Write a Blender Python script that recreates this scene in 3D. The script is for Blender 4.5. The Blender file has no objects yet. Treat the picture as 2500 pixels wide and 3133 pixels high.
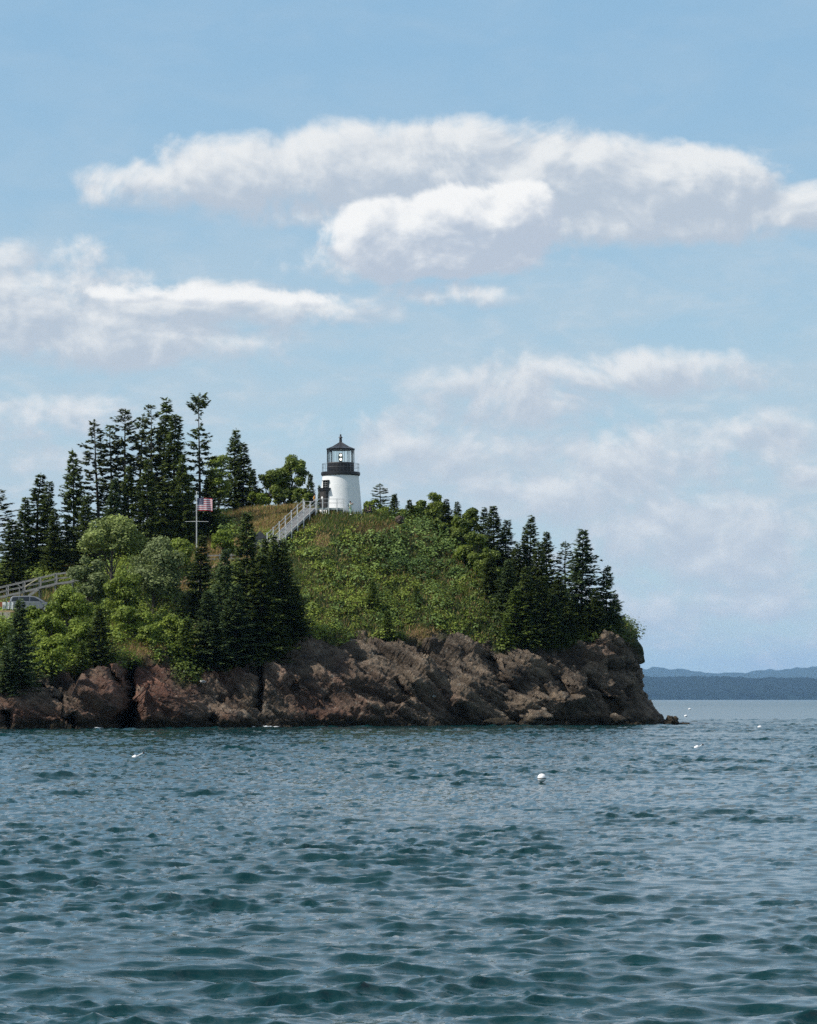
import bpy, math, random
import numpy as np
from mathutils import Vector, Matrix
from mathutils.bvhtree import BVHTree

# ------------------------------------------------------------------ camera, world, sun, exposure
F, H0, CX, HY = 9500.0, 3.0, 1250.0, 2140.0      # focal length in photo pixels, eye height, horizon row
scene = bpy.context.scene
COL = scene.collection
cam_d = bpy.data.cameras.new('camera'); cam = bpy.data.objects.new('camera', cam_d); COL.objects.link(cam)
cam.location = (0, 0, H0); cam.rotation_euler = (math.pi/2, 0, 0)
cam_d.sensor_fit = 'HORIZONTAL'; cam_d.sensor_width = 36.0; cam_d.lens = 36.0*F/2500.0
cam_d.shift_y = (HY-1566.5)/2500.0
cam_d.clip_start = 0.5; cam_d.clip_end = 150000
scene.camera = cam
SUN_EL, SUN_AZ = math.radians(49), math.radians(18)     # azimuth: left of view, turned this much towards the viewer
sdir = Vector((-math.cos(SUN_EL)*math.cos(SUN_AZ), -math.cos(SUN_EL)*math.sin(SUN_AZ), math.sin(SUN_EL)))
sun_d = bpy.data.lights.new('sun', 'SUN'); sun_d.energy = 4.4; sun_d.angle = math.radians(0.53); sun_d.color = (1.0, 0.95, 0.88)
sun = bpy.data.objects.new('sun', sun_d); COL.objects.link(sun)
sun.rotation_euler = sdir.to_track_quat('Z', 'Y').to_euler(); sun.location = (-200, -50, 250)
vs = scene.view_settings; vs.view_transform = 'Standard'; vs.look = 'None'; vs.gamma = 1.0; vs.exposure = 0.12; vs.use_curve_mapping = False
cy = scene.cycles
cy.use_denoising = False
scene.render.filter_size = 1.2
cy.max_bounces = 6; cy.diffuse_bounces = 3; cy.glossy_bounces = 3; cy.transmission_bounces = 4; cy.transparent_max_bounces = 8; cy.volume_bounces = 1
cy.caustics_reflective = False; cy.caustics_refractive = False
cy.sample_clamp_indirect = 6.0

def build_world():
    w = bpy.data.worlds.new('World'); scene.world = w; w.use_nodes = True
    w.cycles.sampling_method = 'MANUAL'; w.cycles.sample_map_resolution = 512
    nt = w.node_tree; N = nt.nodes; L = nt.links
    for n in list(N): N.remove(n)
    def put(sock, v):
        if isinstance(v, bpy.types.NodeSocket): L.new(v, sock)
        else: sock.default_value = v
    def math_(op, a, b=0.0, c=0.0, clamp=False):
        n = N.new('ShaderNodeMath'); n.operation = op; n.use_clamp = clamp
        put(n.inputs[0], a); put(n.inputs[1], b); put(n.inputs[2], c); return n.outputs[0]
    def vec(op, a, b=None, c=None, out=0):
        n = N.new('ShaderNodeVectorMath'); n.operation = op
        put(n.inputs[0], a)
        if b is not None: put(n.inputs[1], b)
        if c is not None: put(n.inputs[2], c)
        return n.outputs[out]
    def smooth(x, lo, hi, a=0.0, b=1.0, kind='SMOOTHSTEP'):
        n = N.new('ShaderNodeMapRange'); n.interpolation_type = kind
        put(n.inputs[0], x); put(n.inputs[1], lo); put(n.inputs[2], hi); put(n.inputs[3], a); put(n.inputs[4], b); return n.outputs[0]
    def mix(f, a, b):
        n = N.new('ShaderNodeMix'); n.data_type = 'RGBA'
        put(n.inputs[0], f); put(n.inputs[6], a); put(n.inputs[7], b); return n.outputs[2]
    def fbm(v, scale, detail=6.0, rough=0.55, dist=0.0):
        n = N.new('ShaderNodeTexNoise'); put(n.inputs['Vector'], v); n.inputs['Scale'].default_value = scale
        n.inputs['Detail'].default_value = detail; n.inputs['Roughness'].default_value = rough; n.inputs['Distortion'].default_value = dist
        return n.outputs[0]
    STR = 0.1
    sky = N.new('ShaderNodeTexSky'); sky.sky_type = 'NISHITA'; sky.sun_disc = False
    sky.sun_elevation = SUN_EL
    sky.sun_rotation = math.atan2(sdir.x, sdir.y)
    sky.altitude = 0; sky.air_density = 1.0; sky.dust_density = 0.3; sky.ozone_density = 2.2
    tc = N.new('ShaderNodeTexCoord'); d = tc.outputs['Generated']
    sep = N.new('ShaderNodeSeparateXYZ'); L.new(d, sep.inputs[0])
    az = math_('ARCTAN2', sep.outputs[0], sep.outputs[1])
    el = math_('ARCSINE', sep.outputs[2])
    U = math_('MULTIPLY', az, F/100); V = math_('MULTIPLY', el, F/100)          # 1 unit = 100 photo pixels
    comb = N.new('ShaderNodeCombineXYZ'); L.new(U, comb.inputs[0]); L.new(V, comb.inputs[1]); UV = comb.outputs[0]
    P = vec('MULTIPLY', d, (95.0, 95.0, 120.0))
    dP = (-0.30, 0.0, 0.62); dUV = (-0.28, 0.48, 0)
    def mask(uv, lst):
        m = None
        for (px, py, rx, ry, s) in lst:
            c = ((px-CX)/100, (HY-py)/100, 0)
            k = (100.0/rx, 100.0/ry, 0)
            q = vec('MULTIPLY', vec('SUBTRACT', uv, c), k)
            dd = vec('DOT_PRODUCT', q, q, out=1)
            t = math_('MULTIPLY_ADD', dd, -s*0.8, s)
            m = t if m is None else math_('MAXIMUM', m, t)
        return m
    def relief(p, det, s2, b2):
        n1 = fbm(p, 0.30, det, 0.60, 0.55)
        n2 = fbm(p, s2, 2.0 if det < 4 else 3.5, 0.5, 0.1)
        bil = math_('ABSOLUTE', math_('SUBTRACT', n2, 0.5))
        return math_('MULTIPLY_ADD', n1, 1.9, math_('MULTIPLY_ADD', bil, -b2, -0.95+b2*0.1))
    r0 = relief(P, 8.0, 0.75, 1.2); UV1 = vec('ADD', UV, dUV)
    s0 = relief(P, 5.0, 0.66, 1.3); s1 = relief(vec('ADD', P, dP), 5.0, 0.66, 1.3)
    # patchy thin cloud over the whole sky, thickest towards the horizon
    gen = fbm(vec('MULTIPLY', d, (26.0, 26.0, 62.0)), 1.0, 5.0, 0.6, 0.4)
    gen2 = fbm(vec('MULTIPLY', d, (26.0, 26.0, 62.0)), 2.6, 4.0, 0.6, 0.3)
    blue = mix(smooth(el, 0.0, 0.24), BLUE_LOW, BLUE_TOP)
    base = mix(0.88, sky.outputs[0], blue)
    base = mix(smooth(el, 0.35, 1.3), base, sky.outputs[0])
    veil = math_('MULTIPLY', smooth(gen, 0.32, 0.62), smooth(el, 0.02, 0.20, 1.0, 0.12))
    base = mix(math_('MULTIPLY', veil, 0.95), base, mix(smooth(gen2, 0.45, 0.68), (4.75, 5.75, 6.5, 1), (5.9, 6.4, 6.8, 1)))
    air = smooth(el, 0.02, 0.15, 0.50, 0.0)
    # beyond the view the broken cloud goes on
    cover = smooth(fbm(vec('MULTIPLY', d, (4.5, 4.5, 7.0)), 1.0, 3.0, 0.5, 0.3), 0.40, 0.62, -0.7, 0.95, 'LINEAR')
    beyond = math_('MAXIMUM', smooth(el, 0.25, 0.34), smooth(math_('ABSOLUTE', az), 0.15, 0.24))
    wide = math_('MULTIPLY_ADD', math_('ADD', cover, 2.0), beyond, -2.0)
    def layer(under, lst, soft, dark, light, amt):
        m0, m1 = mask(UV, lst), mask(UV1, lst)
        if lst is CLOUDS: m0, m1 = math_('MAXIMUM', m0, wide), math_('MAXIMUM', m1, wide)
        g0 = math_('ADD', m0, r0)
        dens = smooth(g0, soft[0], soft[1])
        sh = math_('SUBTRACT', math_('ADD', m0, s0), math_('ADD', m1, s1))
        inner = smooth(g0, 0.3, 1.5)
        lit = smooth(math_('MULTIPLY_ADD', inner, -0.12, sh), -0.32, 0.60)
        col = mix(lit, dark, light)
        col = mix(air, col, (5.4, 6.05, 6.65, 1))
        return mix(math_('MULTIPLY', dens, amt), under, col)
    res = layer(base, CLOUDS, (-0.02, 0.62), (4.65, 5.3, 6.1, 1), (8.0, 8.1, 8.1, 1), 0.95)
    res = layer(res, FRONT, (0.0, 0.40), (4.6, 5.25, 6.15, 1), (8.9, 8.9, 8.8, 1), 0.97)
    bg = N.new('ShaderNodeBackground'); bg.inputs[1].default_value = STR; L.new(res, bg.inputs[0])
    out = N.new('ShaderNodeOutputWorld'); L.new(bg.outputs[0], out.inputs[0])

BLUE_LOW, BLUE_TOP = (4.75, 6.3, 6.95, 1), (2.65, 4.65, 6.6, 1)
CLOUDS = [
    (1270, 530, 540, 155, 1.1), (780, 560, 320, 135, 0.95), (520, 595, 300, 85, 0.6), (320, 610, 110, 50, 0.45),
    (1660, 560, 420, 150, 1.0), (2060, 600, 360, 145, 0.95), (2440, 655, 300, 75, 0.75), (1950, 690, 560, 75, 0.75), (900, 650, 400, 75, 0.6), (1250, 800, 420, 70, 0.5), (1400, 905, 200, 45, 0.42),
    (640, 945, 420, 75, 0.8), (130, 950, 430, 150, 0.75), (300, 1040, 640, 100, 0.72), (950, 960, 300, 50, 0.42), (100, 810, 300, 80, 0.48),
    (1950, 1150, 450, 75, 0.65), (1580, 1220, 360, 130, 0.55), (1250, 1340, 290, 110, 0.42),
    (130, 1290, 290, 80, 0.55), (120, 1420, 260, 70, 0.42), (2150, 1640, 400, 150, 0.75), (2050, 1400, 480, 110, 0.55), (1500, 1400, 350, 110, 0.5), (2350, 1330, 260, 80, 0.45), (2050, 1850, 350, 70, 0.4), (2430, 1465, 110, 50, 0.48), (1750, 1500, 420, 120, 0.45),
]
FRONT = [(1200, 735, 220, 120, 0.9), (1420, 705, 250, 130, 1.05), (1580, 690, 130, 110, 0.85), (1350, 785, 330, 75, 0.8), (420, 905, 230, 30, 0.35), (760, 920, 260, 32, 0.4)]
build_world()

# ------------------------------------------------------------------ helpers
def W(px, py, D):
    return Vector(((px-CX)/F*D, D, H0+(HY-py)/F*D))
def rgb(r, g, b): return (r, g, b, 1.0)

def mesh_np(name, V, Fq, smooth=False, mats=(), midx=None, attrs=None):
    """one mesh from numpy arrays; Fq is (n,4) or (n,3)"""
    V = np.asarray(V, np.float32); Fq = np.asarray(Fq, np.int32)
    me = bpy.data.meshes.new(name)
    n, k = Fq.shape
    me.vertices.add(len(V)); me.vertices.foreach_set('co', V.ravel())
    me.loops.add(n*k); me.loops.foreach_set('vertex_index', Fq.ravel())
    me.polygons.add(n); me.polygons.foreach_set('loop_start', np.arange(0, n*k, k, dtype=np.int32))
    if smooth: me.polygons.foreach_set('use_smooth', np.ones(n, bool))
    for m in mats: me.materials.append(m)
    if midx is not None: me.polygons.foreach_set('material_index', np.asarray(midx, np.int32))
    if attrs:
        for an, (dom, arr) in attrs.items():
            a = me.attributes.new(an, 'FLOAT', dom); a.data.foreach_set('value', np.asarray(arr, np.float32).ravel())
    me.update(calc_edges=True)
    return me

class MB:
    """collects simple solids into one mesh"""
    def __init__(s): s.v = []; s.f = []; s.m = []
    def add(s, v, f, m=0):
        o = len(s.v); s.v += [tuple(p) for p in v]; s.f += [tuple(i+o for i in q) for q in f]; s.m += [m]*len(f); return s
    def box(s, c, size, rz=0.0, m=0, M=None):
        sx, sy, sz = [t/2 for t in size]
        pts = [Vector((x*sx, y*sy, z*sz)) for z in (-1, 1) for x, y in ((-1, -1), (1, -1), (1, 1), (-1, 1))]
        R = M if M is not None else Matrix.Rotation(rz, 3, 'Z')
        pts = [R @ p+Vector(c) for p in pts]
        return s.add(pts, [(3, 2, 1, 0), (4, 5, 6, 7), (0, 1, 5, 4), (1, 2, 6, 5), (2, 3, 7, 6), (3, 0, 4, 7)], m)
    def bar(s, a, b, w, h, m=0):
        """rectangular bar from a to b"""
        a = Vector(a); b = Vector(b); d = (b-a); l = d.length; d.normalize()
        up = Vector((0, 0, 1)) if abs(d.z) < 0.95 else Vector((0, 1, 0))
        x = d.cross(up).normalized(); z = x.cross(d).normalized()
        M = Matrix((x, d, z)).transposed()
        return s.box((a+b)/2, (w, l, h), M=M, m=m)
    def tube(s, pts, rads, n=8, m=0, cap=True):
        pts = [Vector(p) for p in pts]; vs_ = []; fs = []
        for i, p in enumerate(pts):
            d = (pts[min(i+1, len(pts)-1)]-pts[max(i-1, 0)]).normalized()
            up = Vector((0, 0, 1)) if abs(d.z) < 0.9 else Vector((0, 1, 0))
            x = d.cross(up).normalized(); y = x.cross(d).normalized()
            for k in range(n):
                a = 2*math.pi*k/n; vs_.append(p+(x*math.cos(a)+y*math.sin(a))*rads[i])
        for i in range(len(pts)-1):
            for k in range(n):
                k2 = (k+1) % n; fs.append((i*n+k, i*n+k2, (i+1)*n+k2, (i+1)*n+k))
        if cap: fs.append(tuple(range(n))[::-1]); fs.append(tuple((len(pts)-1)*n+k for k in range(n)))
        return s.add(vs_, fs, m)
    def lathe(s, prof, n=32, m=0, a0=0.0, c=(0, 0, 0)):
        vs_ = []; fs = []
        for (r, z) in prof:
            for k in range(n):
                a = a0+2*math.pi*k/n; vs_.append((c[0]+r*math.cos(a), c[1]+r*math.sin(a), c[2]+z))
        for i in range(len(prof)-1):
            for k in range(n):
                k2 = (k+1) % n; fs.append((i*n+k, i*n+k2, (i+1)*n+k2, (i+1)*n+k))
        fs.append(tuple(range(n))[::-1]); fs.append(tuple((len(prof)-1)*n+k for k in range(n)))
        return s.add(vs_, fs, m)
    def ball(s, c, r, n=10, m=0, sc=(1, 1, 1)):
        prof = []; 
        vs_ = []; fs = []; R_ = max(5, n//2+1)
        for i in range(R_+1):
            t = math.pi*i/R_
            for k in range(n):
                a = 2*math.pi*k/n
                vs_.append((c[0]+r*sc[0]*math.sin(t)*math.cos(a), c[1]+r*sc[1]*math.sin(t)*math.sin(a), c[2]-r*sc[2]*math.cos(t)))
        for i in range(R_):
            for k in range(n):
                k2 = (k+1) % n; fs.append((i*n+k, i*n+k2, (i+1)*n+k2, (i+1)*n+k))
        return s.add(vs_, fs, m)
    def build(s, name, mat, parent=None, smooth=False, label=None):
        me = bpy.data.meshes.new(name); me.from_pydata(s.v, [], s.f); me.update()
        for m in (mat if isinstance(mat, (list, tuple)) else [mat]): me.materials.append(m)
        if max(s.m, default=0) > 0: me.polygons.foreach_set('material_index', s.m)
        if smooth:
            me.polygons.foreach_set('use_smooth', [True]*len(s.f))
            try: me.set_sharp_from_angle(angle=math.radians(40))
            except Exception: pass
        o = bpy.data.objects.new(name, me); COL.objects.link(o)
        if parent is not None: o.parent = parent
        if label: o['label'] = label
        return o

def obj(name, me, parent=None):
    o = bpy.data.objects.new(name, me); COL.objects.link(o)
    if parent is not None: o.parent = parent
    return o
def tag(o, label, cat, group=None, kind=None):
    o['label'] = label; o['category'] = cat
    if group: o['group'] = group
    if kind: o['kind'] = kind
    return o
def thing(name, label, cat, loc=(0, 0, 0), rz=0.0, group=None):
    o = bpy.data.objects.new(name, None); COL.objects.link(o); o.location = loc; o.rotation_euler = (0, 0, rz)
    o.empty_display_size = 0.2
    return tag(o, label, cat, group)
def structure(o): o['kind'] = 'structure'; return o
def stuff(o, label=None, cat=None):
    o['kind'] = 'stuff'
    if label: o['label'] = label
    if cat: o['category'] = cat
    return o

# ------------------------------------------------------------------ numpy noise
def _h(ix, iy, iz, seed):
    x = (ix.astype(np.int64)*73856093) ^ (iy.astype(np.int64)*19349663) ^ (iz.astype(np.int64)*83492791) ^ (seed*2654435761)
    x &= 0xffffffff
    x = ((x >> 16) ^ x)*0x45d9f3b & 0xffffffff
    x = ((x >> 16) ^ x)*0x45d9f3b & 0xffffffff
    x = (x >> 16) ^ x
    return (x & 0xffffff)/float(0x1000000)
def vnoise(P, seed=0):
    i = np.floor(P).astype(np.int64); f = P-i; u = f*f*f*(f*(f*6-15)+10); r = 0
    for dx in (0, 1):
        for dy in (0, 1):
            for dz in (0, 1):
                w = (u[:, 0] if dx else 1-u[:, 0])*(u[:, 1] if dy else 1-u[:, 1])*(u[:, 2] if dz else 1-u[:, 2])
                r = r+w*_h(i[:, 0]+dx, i[:, 1]+dy, i[:, 2]+dz, seed)
    return r
def fbm(P, octv=4, seed=0, gain=0.5, lac=2.03):
    a = 1.0; s = 0; t = 0
    for k in range(octv):
        s = s+a*(vnoise(P*lac**k+k*17.3, seed+k)-0.5); t += a; a *= gain
    return s/t*2
def facet(P, seed):
    """blocky value: every cell carries its own tilted plane; returns value and closeness to the joint"""
    i = np.floor(P).astype(np.int64); n = len(P)
    f1 = np.full(n, 9e9); f2 = np.full(n, 9e9); val = np.zeros(n)
    for dx in (-1, 0, 1):
        for dy in (-1, 0, 1):
            for dz in (-1, 0, 1):
                cx, cy_, cz = i[:, 0]+dx, i[:, 1]+dy, i[:, 2]+dz
                c = np.stack([cx+_h(cx, cy_, cz, seed), cy_+_h(cx, cy_, cz, seed+1), cz+_h(cx, cy_, cz, seed+2)], 1)
                r = P-c; dd = np.sqrt((r*r).sum(1))
                g = np.stack([_h(cx, cy_, cz, seed+3), _h(cx, cy_, cz, seed+4), _h(cx, cy_, cz, seed+5)], 1)-0.5
                v = (_h(cx, cy_, cz, seed+6)-0.5)+1.5*(r*g).sum(1)
                near = dd < f1
                f2 = np.where(near, f1, np.minimum(f2, dd)); val = np.where(near, v, val); f1 = np.where(near, dd, f1)
    return val, f2-f1

# ------------------------------------------------------------------ materials
def material(name):
    m = bpy.data.materials.new(name); m.use_nodes = True
    nt = m.node_tree; b = nt.nodes['Principled BSDF']; return m, nt, b
def nnew(nt, t, **kw):
    n = nt.nodes.new(t)
    for k, v in kw.items(): setattr(n, k, v)
    return n
def plain(name, col, rough=0.6, metal=0.0, var=0.12, scale=3.0, spec=0.5):
    """painted or wooden surface with slight mottling and grain"""
    m, nt, b = material(name)
    tc = nnew(nt, 'ShaderNodeTexCoord'); nz = nnew(nt, 'ShaderNodeTexNoise'); nz.inputs['Scale'].default_value = scale; nz.inputs['Detail'].default_value = 5
    nt.links.new(tc.outputs['Object'], nz.inputs['Vector'])
    r = nnew(nt, 'ShaderNodeValToRGB'); r.color_ramp.elements[0].position = 0.3; r.color_ramp.elements[1].position = 0.7
    r.color_ramp.elements[0].color = rgb(*[c*(1-var) for c in col]); r.color_ramp.elements[1].color = rgb(*[min(1, c*(1+var)) for c in col])
    nt.links.new(nz.outputs[0], r.inputs[0]); nt.links.new(r.outputs[0], b.inputs['Base Color'])
    b.inputs['Roughness'].default_value = rough; b.inputs['Metallic'].default_value = metal; b.inputs['Specular IOR Level'].default_value = spec
    return m
def foliage(name, dark, light, trans=0.25, rough=0.55, spec=0.25):
    m, nt, b = material(name)
    at = nnew(nt, 'ShaderNodeAttribute', attribute_name='tint')
    oi = nnew(nt, 'ShaderNodeObjectInfo')
    ad = nnew(nt, 'ShaderNodeMath', operation='MULTIPLY_ADD'); ad.inputs[1].default_value = 0.25; nt.links.new(oi.outputs['Random'], ad.inputs[0]); nt.links.new(at.outputs['Fac'], ad.inputs[2])
    sb = nnew(nt, 'ShaderNodeMath', operation='SUBTRACT'); sb.inputs[1].default_value = 0.12; nt.links.new(ad.outputs[0], sb.inputs[0])
    r = nnew(nt, 'ShaderNodeValToRGB'); r.color_ramp.elements[0].color = rgb(*dark); r.color_ramp.elements[1].color = rgb(*light)
    nt.links.new(sb.outputs[0], r.inputs[0]); nt.links.new(r.outputs[0], b.inputs['Base Color'])
    b.inputs['Roughness'].default_value = rough; b.inputs['Specular IOR Level'].default_value = spec
    tr = nnew(nt, 'ShaderNodeBsdfTranslucent'); nt.links.new(r.outputs[0], tr.inputs['Color'])
    mx = nnew(nt, 'ShaderNodeMixShader'); mx.inputs[0].default_value = trans
    nt.links.new(b.outputs[0], mx.inputs[1]); nt.links.new(tr.outputs[0], mx.inputs[2]); nt.links.new(mx.outputs[0], nt.nodes['Material Output'].inputs['Surface'])
    return m
M = {}
M['needles'] = foliage('spruce_needles', (0.034, 0.054, 0.014), (0.19, 0.245, 0.065), 0.25)
M['needles_blue'] = foliage('blue_spruce_needles', (0.034, 0.060, 0.024), (0.19, 0.26, 0.10), 0.25)
M['needles_old'] = foliage('old_spruce_needles', (0.040, 0.050, 0.018), (0.18, 0.21, 0.075), 0.25)
M['needles_light'] = foliage('light_spruce_needles', (0.055, 0.088, 0.020), (0.26, 0.34, 0.075), 0.25)
M['leaf'] = foliage('green_leaves', (0.070, 0.105, 0.012), (0.31, 0.385, 0.058), 0.3)
M['leaf_bright'] = foliage('bright_leaves', (0.075, 0.12, 0.012), (0.33, 0.41, 0.06), 0.32)
M['leaf_willow'] = foliage('willow_leaves', (0.075, 0.105, 0.024), (0.38, 0.45, 0.13), 0.28)
M['leaf_grey'] = foliage('grey_green_leaves', (0.055, 0.080, 0.024), (0.26, 0.31, 0.115), 0.25)
M['leaf_blue'] = foliage('sumac_leaves', (0.055, 0.100, 0.020), (0.27, 0.37, 0.095), 0.25)
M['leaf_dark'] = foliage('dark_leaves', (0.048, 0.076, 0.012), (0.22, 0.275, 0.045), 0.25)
M['dry'] = foliage('dry_grass_blades', (0.16, 0.10, 0.035), (0.46, 0.33, 0.14), 0.25, 0.8)
M['grass'] = foliage('green_grass_blades', (0.05, 0.08, 0.012), (0.19, 0.24, 0.045), 0.3, 0.7)
M['bark'] = plain('bark', (0.075, 0.060, 0.048), 0.9, var=0.4, scale=6)
M['bark_grey'] = plain('grey_bark', (0.16, 0.145, 0.125), 0.9, var=0.35, scale=6)
M['white'] = plain('white_paint', (0.82, 0.82, 0.80), 0.5, var=0.03, scale=1.5)
M['whitewood'] = plain('white_wood', (0.62, 0.62, 0.60), 0.6, var=0.12, scale=5)
M['greywood'] = plain('weathered_wood', (0.30, 0.285, 0.27), 0.8, var=0.25, scale=7)
M['deckwood'] = plain('deck_boards', (0.36, 0.36, 0.36), 0.7, var=0.18, scale=7)
M['black'] = plain('black_iron', (0.012, 0.012, 0.014), 0.45, var=0.3, scale=6)
M['roofblack'] = plain('weathered_black_roof', (0.035, 0.037, 0.042), 0.4, var=0.6, scale=2.5)
M['steel'] = plain('grey_pipe', (0.42, 0.43, 0.44), 0.45, 0.4, var=0.1)
M['silver'] = plain('silver_car_paint', (0.20, 0.21, 0.225), 0.38, 0.4, var=0.03)
M['tyre'] = plain('tyre_rubber', (0.02, 0.02, 0.02), 0.9)
M['darkglass'] = plain('tinted_glass', (0.012, 0.015, 0.018), 0.06, var=0.05)
M['redlamp'] = plain('red_lamp', (0.45, 0.02, 0.02), 0.25)
M['amber'] = plain('orange_board', (0.30, 0.10, 0.04), 0.8)
M['log'] = plain('tan_timber', (0.42, 0.30, 0.16), 0.8, var=0.2, scale=6)
M['stone'] = plain('pale_stone', (0.42, 0.38, 0.31), 0.9, var=0.2, scale=4)
M['path'] = plain('gravel_path', (0.42, 0.29, 0.20), 0.95, var=0.2, scale=2)
M['foam'] = plain('white_foam', (0.82, 0.85, 0.86), 0.9, var=0.06, scale=8)
M['buoy'] = plain('buoy_white', (0.85, 0.84, 0.83), 0.4, var=0.05, scale=9)
M['weed'] = plain('weed_growth', (0.035, 0.032, 0.02), 0.8, var=0.5, scale=20)
M['gull'] = plain('gull_feathers', (0.78, 0.77, 0.75), 0.8)
M['gullgrey'] = plain('gull_wing', (0.30, 0.31, 0.33), 0.8)

# ------------------------------------------------------------------ headland (terrain)
def rock_material():
    m, nt, b = material('headland_rock_and_soil')
    L = nt.links
    geo = nnew(nt, 'ShaderNodeNewGeometry'); pos = geo.outputs['Position']
    def noise(scale, detail=6, rough=0.6, vec=None, dist=0.0):
        n = nnew(nt, 'ShaderNodeTexNoise'); n.inputs['Scale'].default_value = scale; n.inputs['Detail'].default_value = detail; n.inputs['Roughness'].default_value = rough
        n.inputs['Distortion'].default_value = dist
        L.new(vec if vec is not None else pos, n.inputs['Vector']); return n.outputs[0]
    def ramp(x, a, b_, ca, cb):
        r = nnew(nt, 'ShaderNodeValToRGB'); e = r.color_ramp.elements
        e[0].position = a; e[1].position = b_; e[0].color = rgb(*ca); e[1].color = rgb(*cb); L.new(x, r.inputs[0]); return r.outputs[0]
    def mix(f, a, c, bt='MIX'):
        n = nnew(nt, 'ShaderNodeMix', data_type='RGBA', blend_type=bt)
        for s, v in ((n.inputs[0], f), (n.inputs[6], a), (n.inputs[7], c)):
            if isinstance(v, bpy.types.NodeSocket): L.new(v, s)
            else: s.default_value = v
        return n.outputs[2]
    def mr(x, a, b_, lo=0.0, hi=1.0):
        n = nnew(nt, 'ShaderNodeMapRange', interpolation_type='SMOOTHSTEP'); L.new(x, n.inputs[0])
        for i, v in enumerate((a, b_, lo, hi)): n.inputs[i+1].default_value = v
        return n.outputs[0]
    # bedding dips down to the right: stretch the grain along it
    mp = nnew(nt, 'ShaderNodeMapping', vector_type='TEXTURE'); mp.inputs['Rotation'].default_value = (0, math.radians(32), 0); mp.inputs['Scale'].default_value = (3.2, 1.6, 0.8)
    L.new(pos, mp.inputs['Vector']); bed = mp.outputs[0]
    c = ramp(noise(0.55, 8, 0.65, bed), 0.3, 0.72, (0.088, 0.067, 0.051), (0.38, 0.285, 0.20))
    red = at(nt, 'red')
    c = mix(red, c, ramp(noise(0.9, 7, 0.65, bed), 0.3, 0.75, (0.14, 0.060, 0.042), (0.45, 0.215, 0.145)))
    c = mix(mr(noise(0.16, 5, 0.6), 0.56, 0.68, 0, 0.75), c, (0.42, 0.31, 0.21, 1))                  # tan faces
    c = mix(mr(noise(0.33, 6, 0.7), 0.56, 0.66, 0, 0.7), c, (0.075, 0.066, 0.058, 1))                # dark faces
    c = mix(mr(noise(2.2, 7, 0.8), 0.55, 0.63, 0, 0.75), c, (0.42, 0.40, 0.33, 1))                  # lichen flecks
    c = mix(mr(noise(1.7, 8, 0.8, bed), 0.55, 0.63, 0, 0.85), c, (0.04, 0.034, 0.03, 1))              # dark joints
    tn = nnew(nt, 'ShaderNodeMapRange'); L.new(at(nt, 'tone'), tn.inputs[0]); tn.inputs[1].default_value = 0.2; tn.inputs[2].default_value = 0.8; tn.inputs[3].default_value = 0.25; tn.inputs[4].default_value = 1.25
    vm = nnew(nt, 'ShaderNodeVectorMath', operation='SCALE'); L.new(c, vm.inputs[0]); L.new(tn.outputs[0], vm.inputs['Scale']); c = vm.outputs[0]      # every block weathers differently
    sep = nnew(nt, 'ShaderNodeSeparateXYZ'); L.new(pos, sep.inputs[0])
    zz = nnew(nt, 'ShaderNodeMath', operation='MULTIPLY_ADD'); L.new(noise(0.6, 4), zz.inputs[0]); zz.inputs[1].default_value = -1.8; L.new(sep.outputs[2], zz.inputs[2])
    wet = mr(zz.outputs[0], -0.4, 0.55, 1.0, 0.0)
    c = mix(wet, c, mix(mr(noise(3.0, 4), 0.4, 0.6), (0.022, 0.019, 0.015, 1), (0.075, 0.060, 0.035, 1)))
    veg = at(nt, 'veg')
    soil = ramp(noise(1.3, 6, 0.7), 0.35, 0.7, (0.028, 0.046, 0.008), (0.075, 0.11, 0.022))
    dry = at(nt, 'dry')
    soil = mix(dry, soil, ramp(noise(2.2, 6, 0.7), 0.3, 0.7, (0.17, 0.105, 0.05), (0.42, 0.29, 0.14)))
    c = mix(veg, c, soil)
    L.new(c, b.inputs['Base Color'])
    b.inputs['Roughness'].default_value = 0.85; b.inputs['Specular IOR Level'].default_value = 0.25
    h = nnew(nt, 'ShaderNodeMath', operation='ADD'); L.new(noise(1.6, 9, 0.68, bed), h.inputs[0]); L.new(noise(5.0, 5, 0.7), h.inputs[1])
    bp = nnew(nt, 'ShaderNodeBump'); bp.inputs['Strength'].default_value = 1.0; bp.inputs['Distance'].default_value = 0.7
    L.new(h.outputs[0], bp.inputs['Height']); L.new(bp.outputs[0], b.inputs['Normal'])
    return m
def at(nt, name):
    return nnew(nt, 'ShaderNodeAttribute', attribute_name=name).outputs['Fac']

def wl(py): return H0*F/(py-HY)
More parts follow.
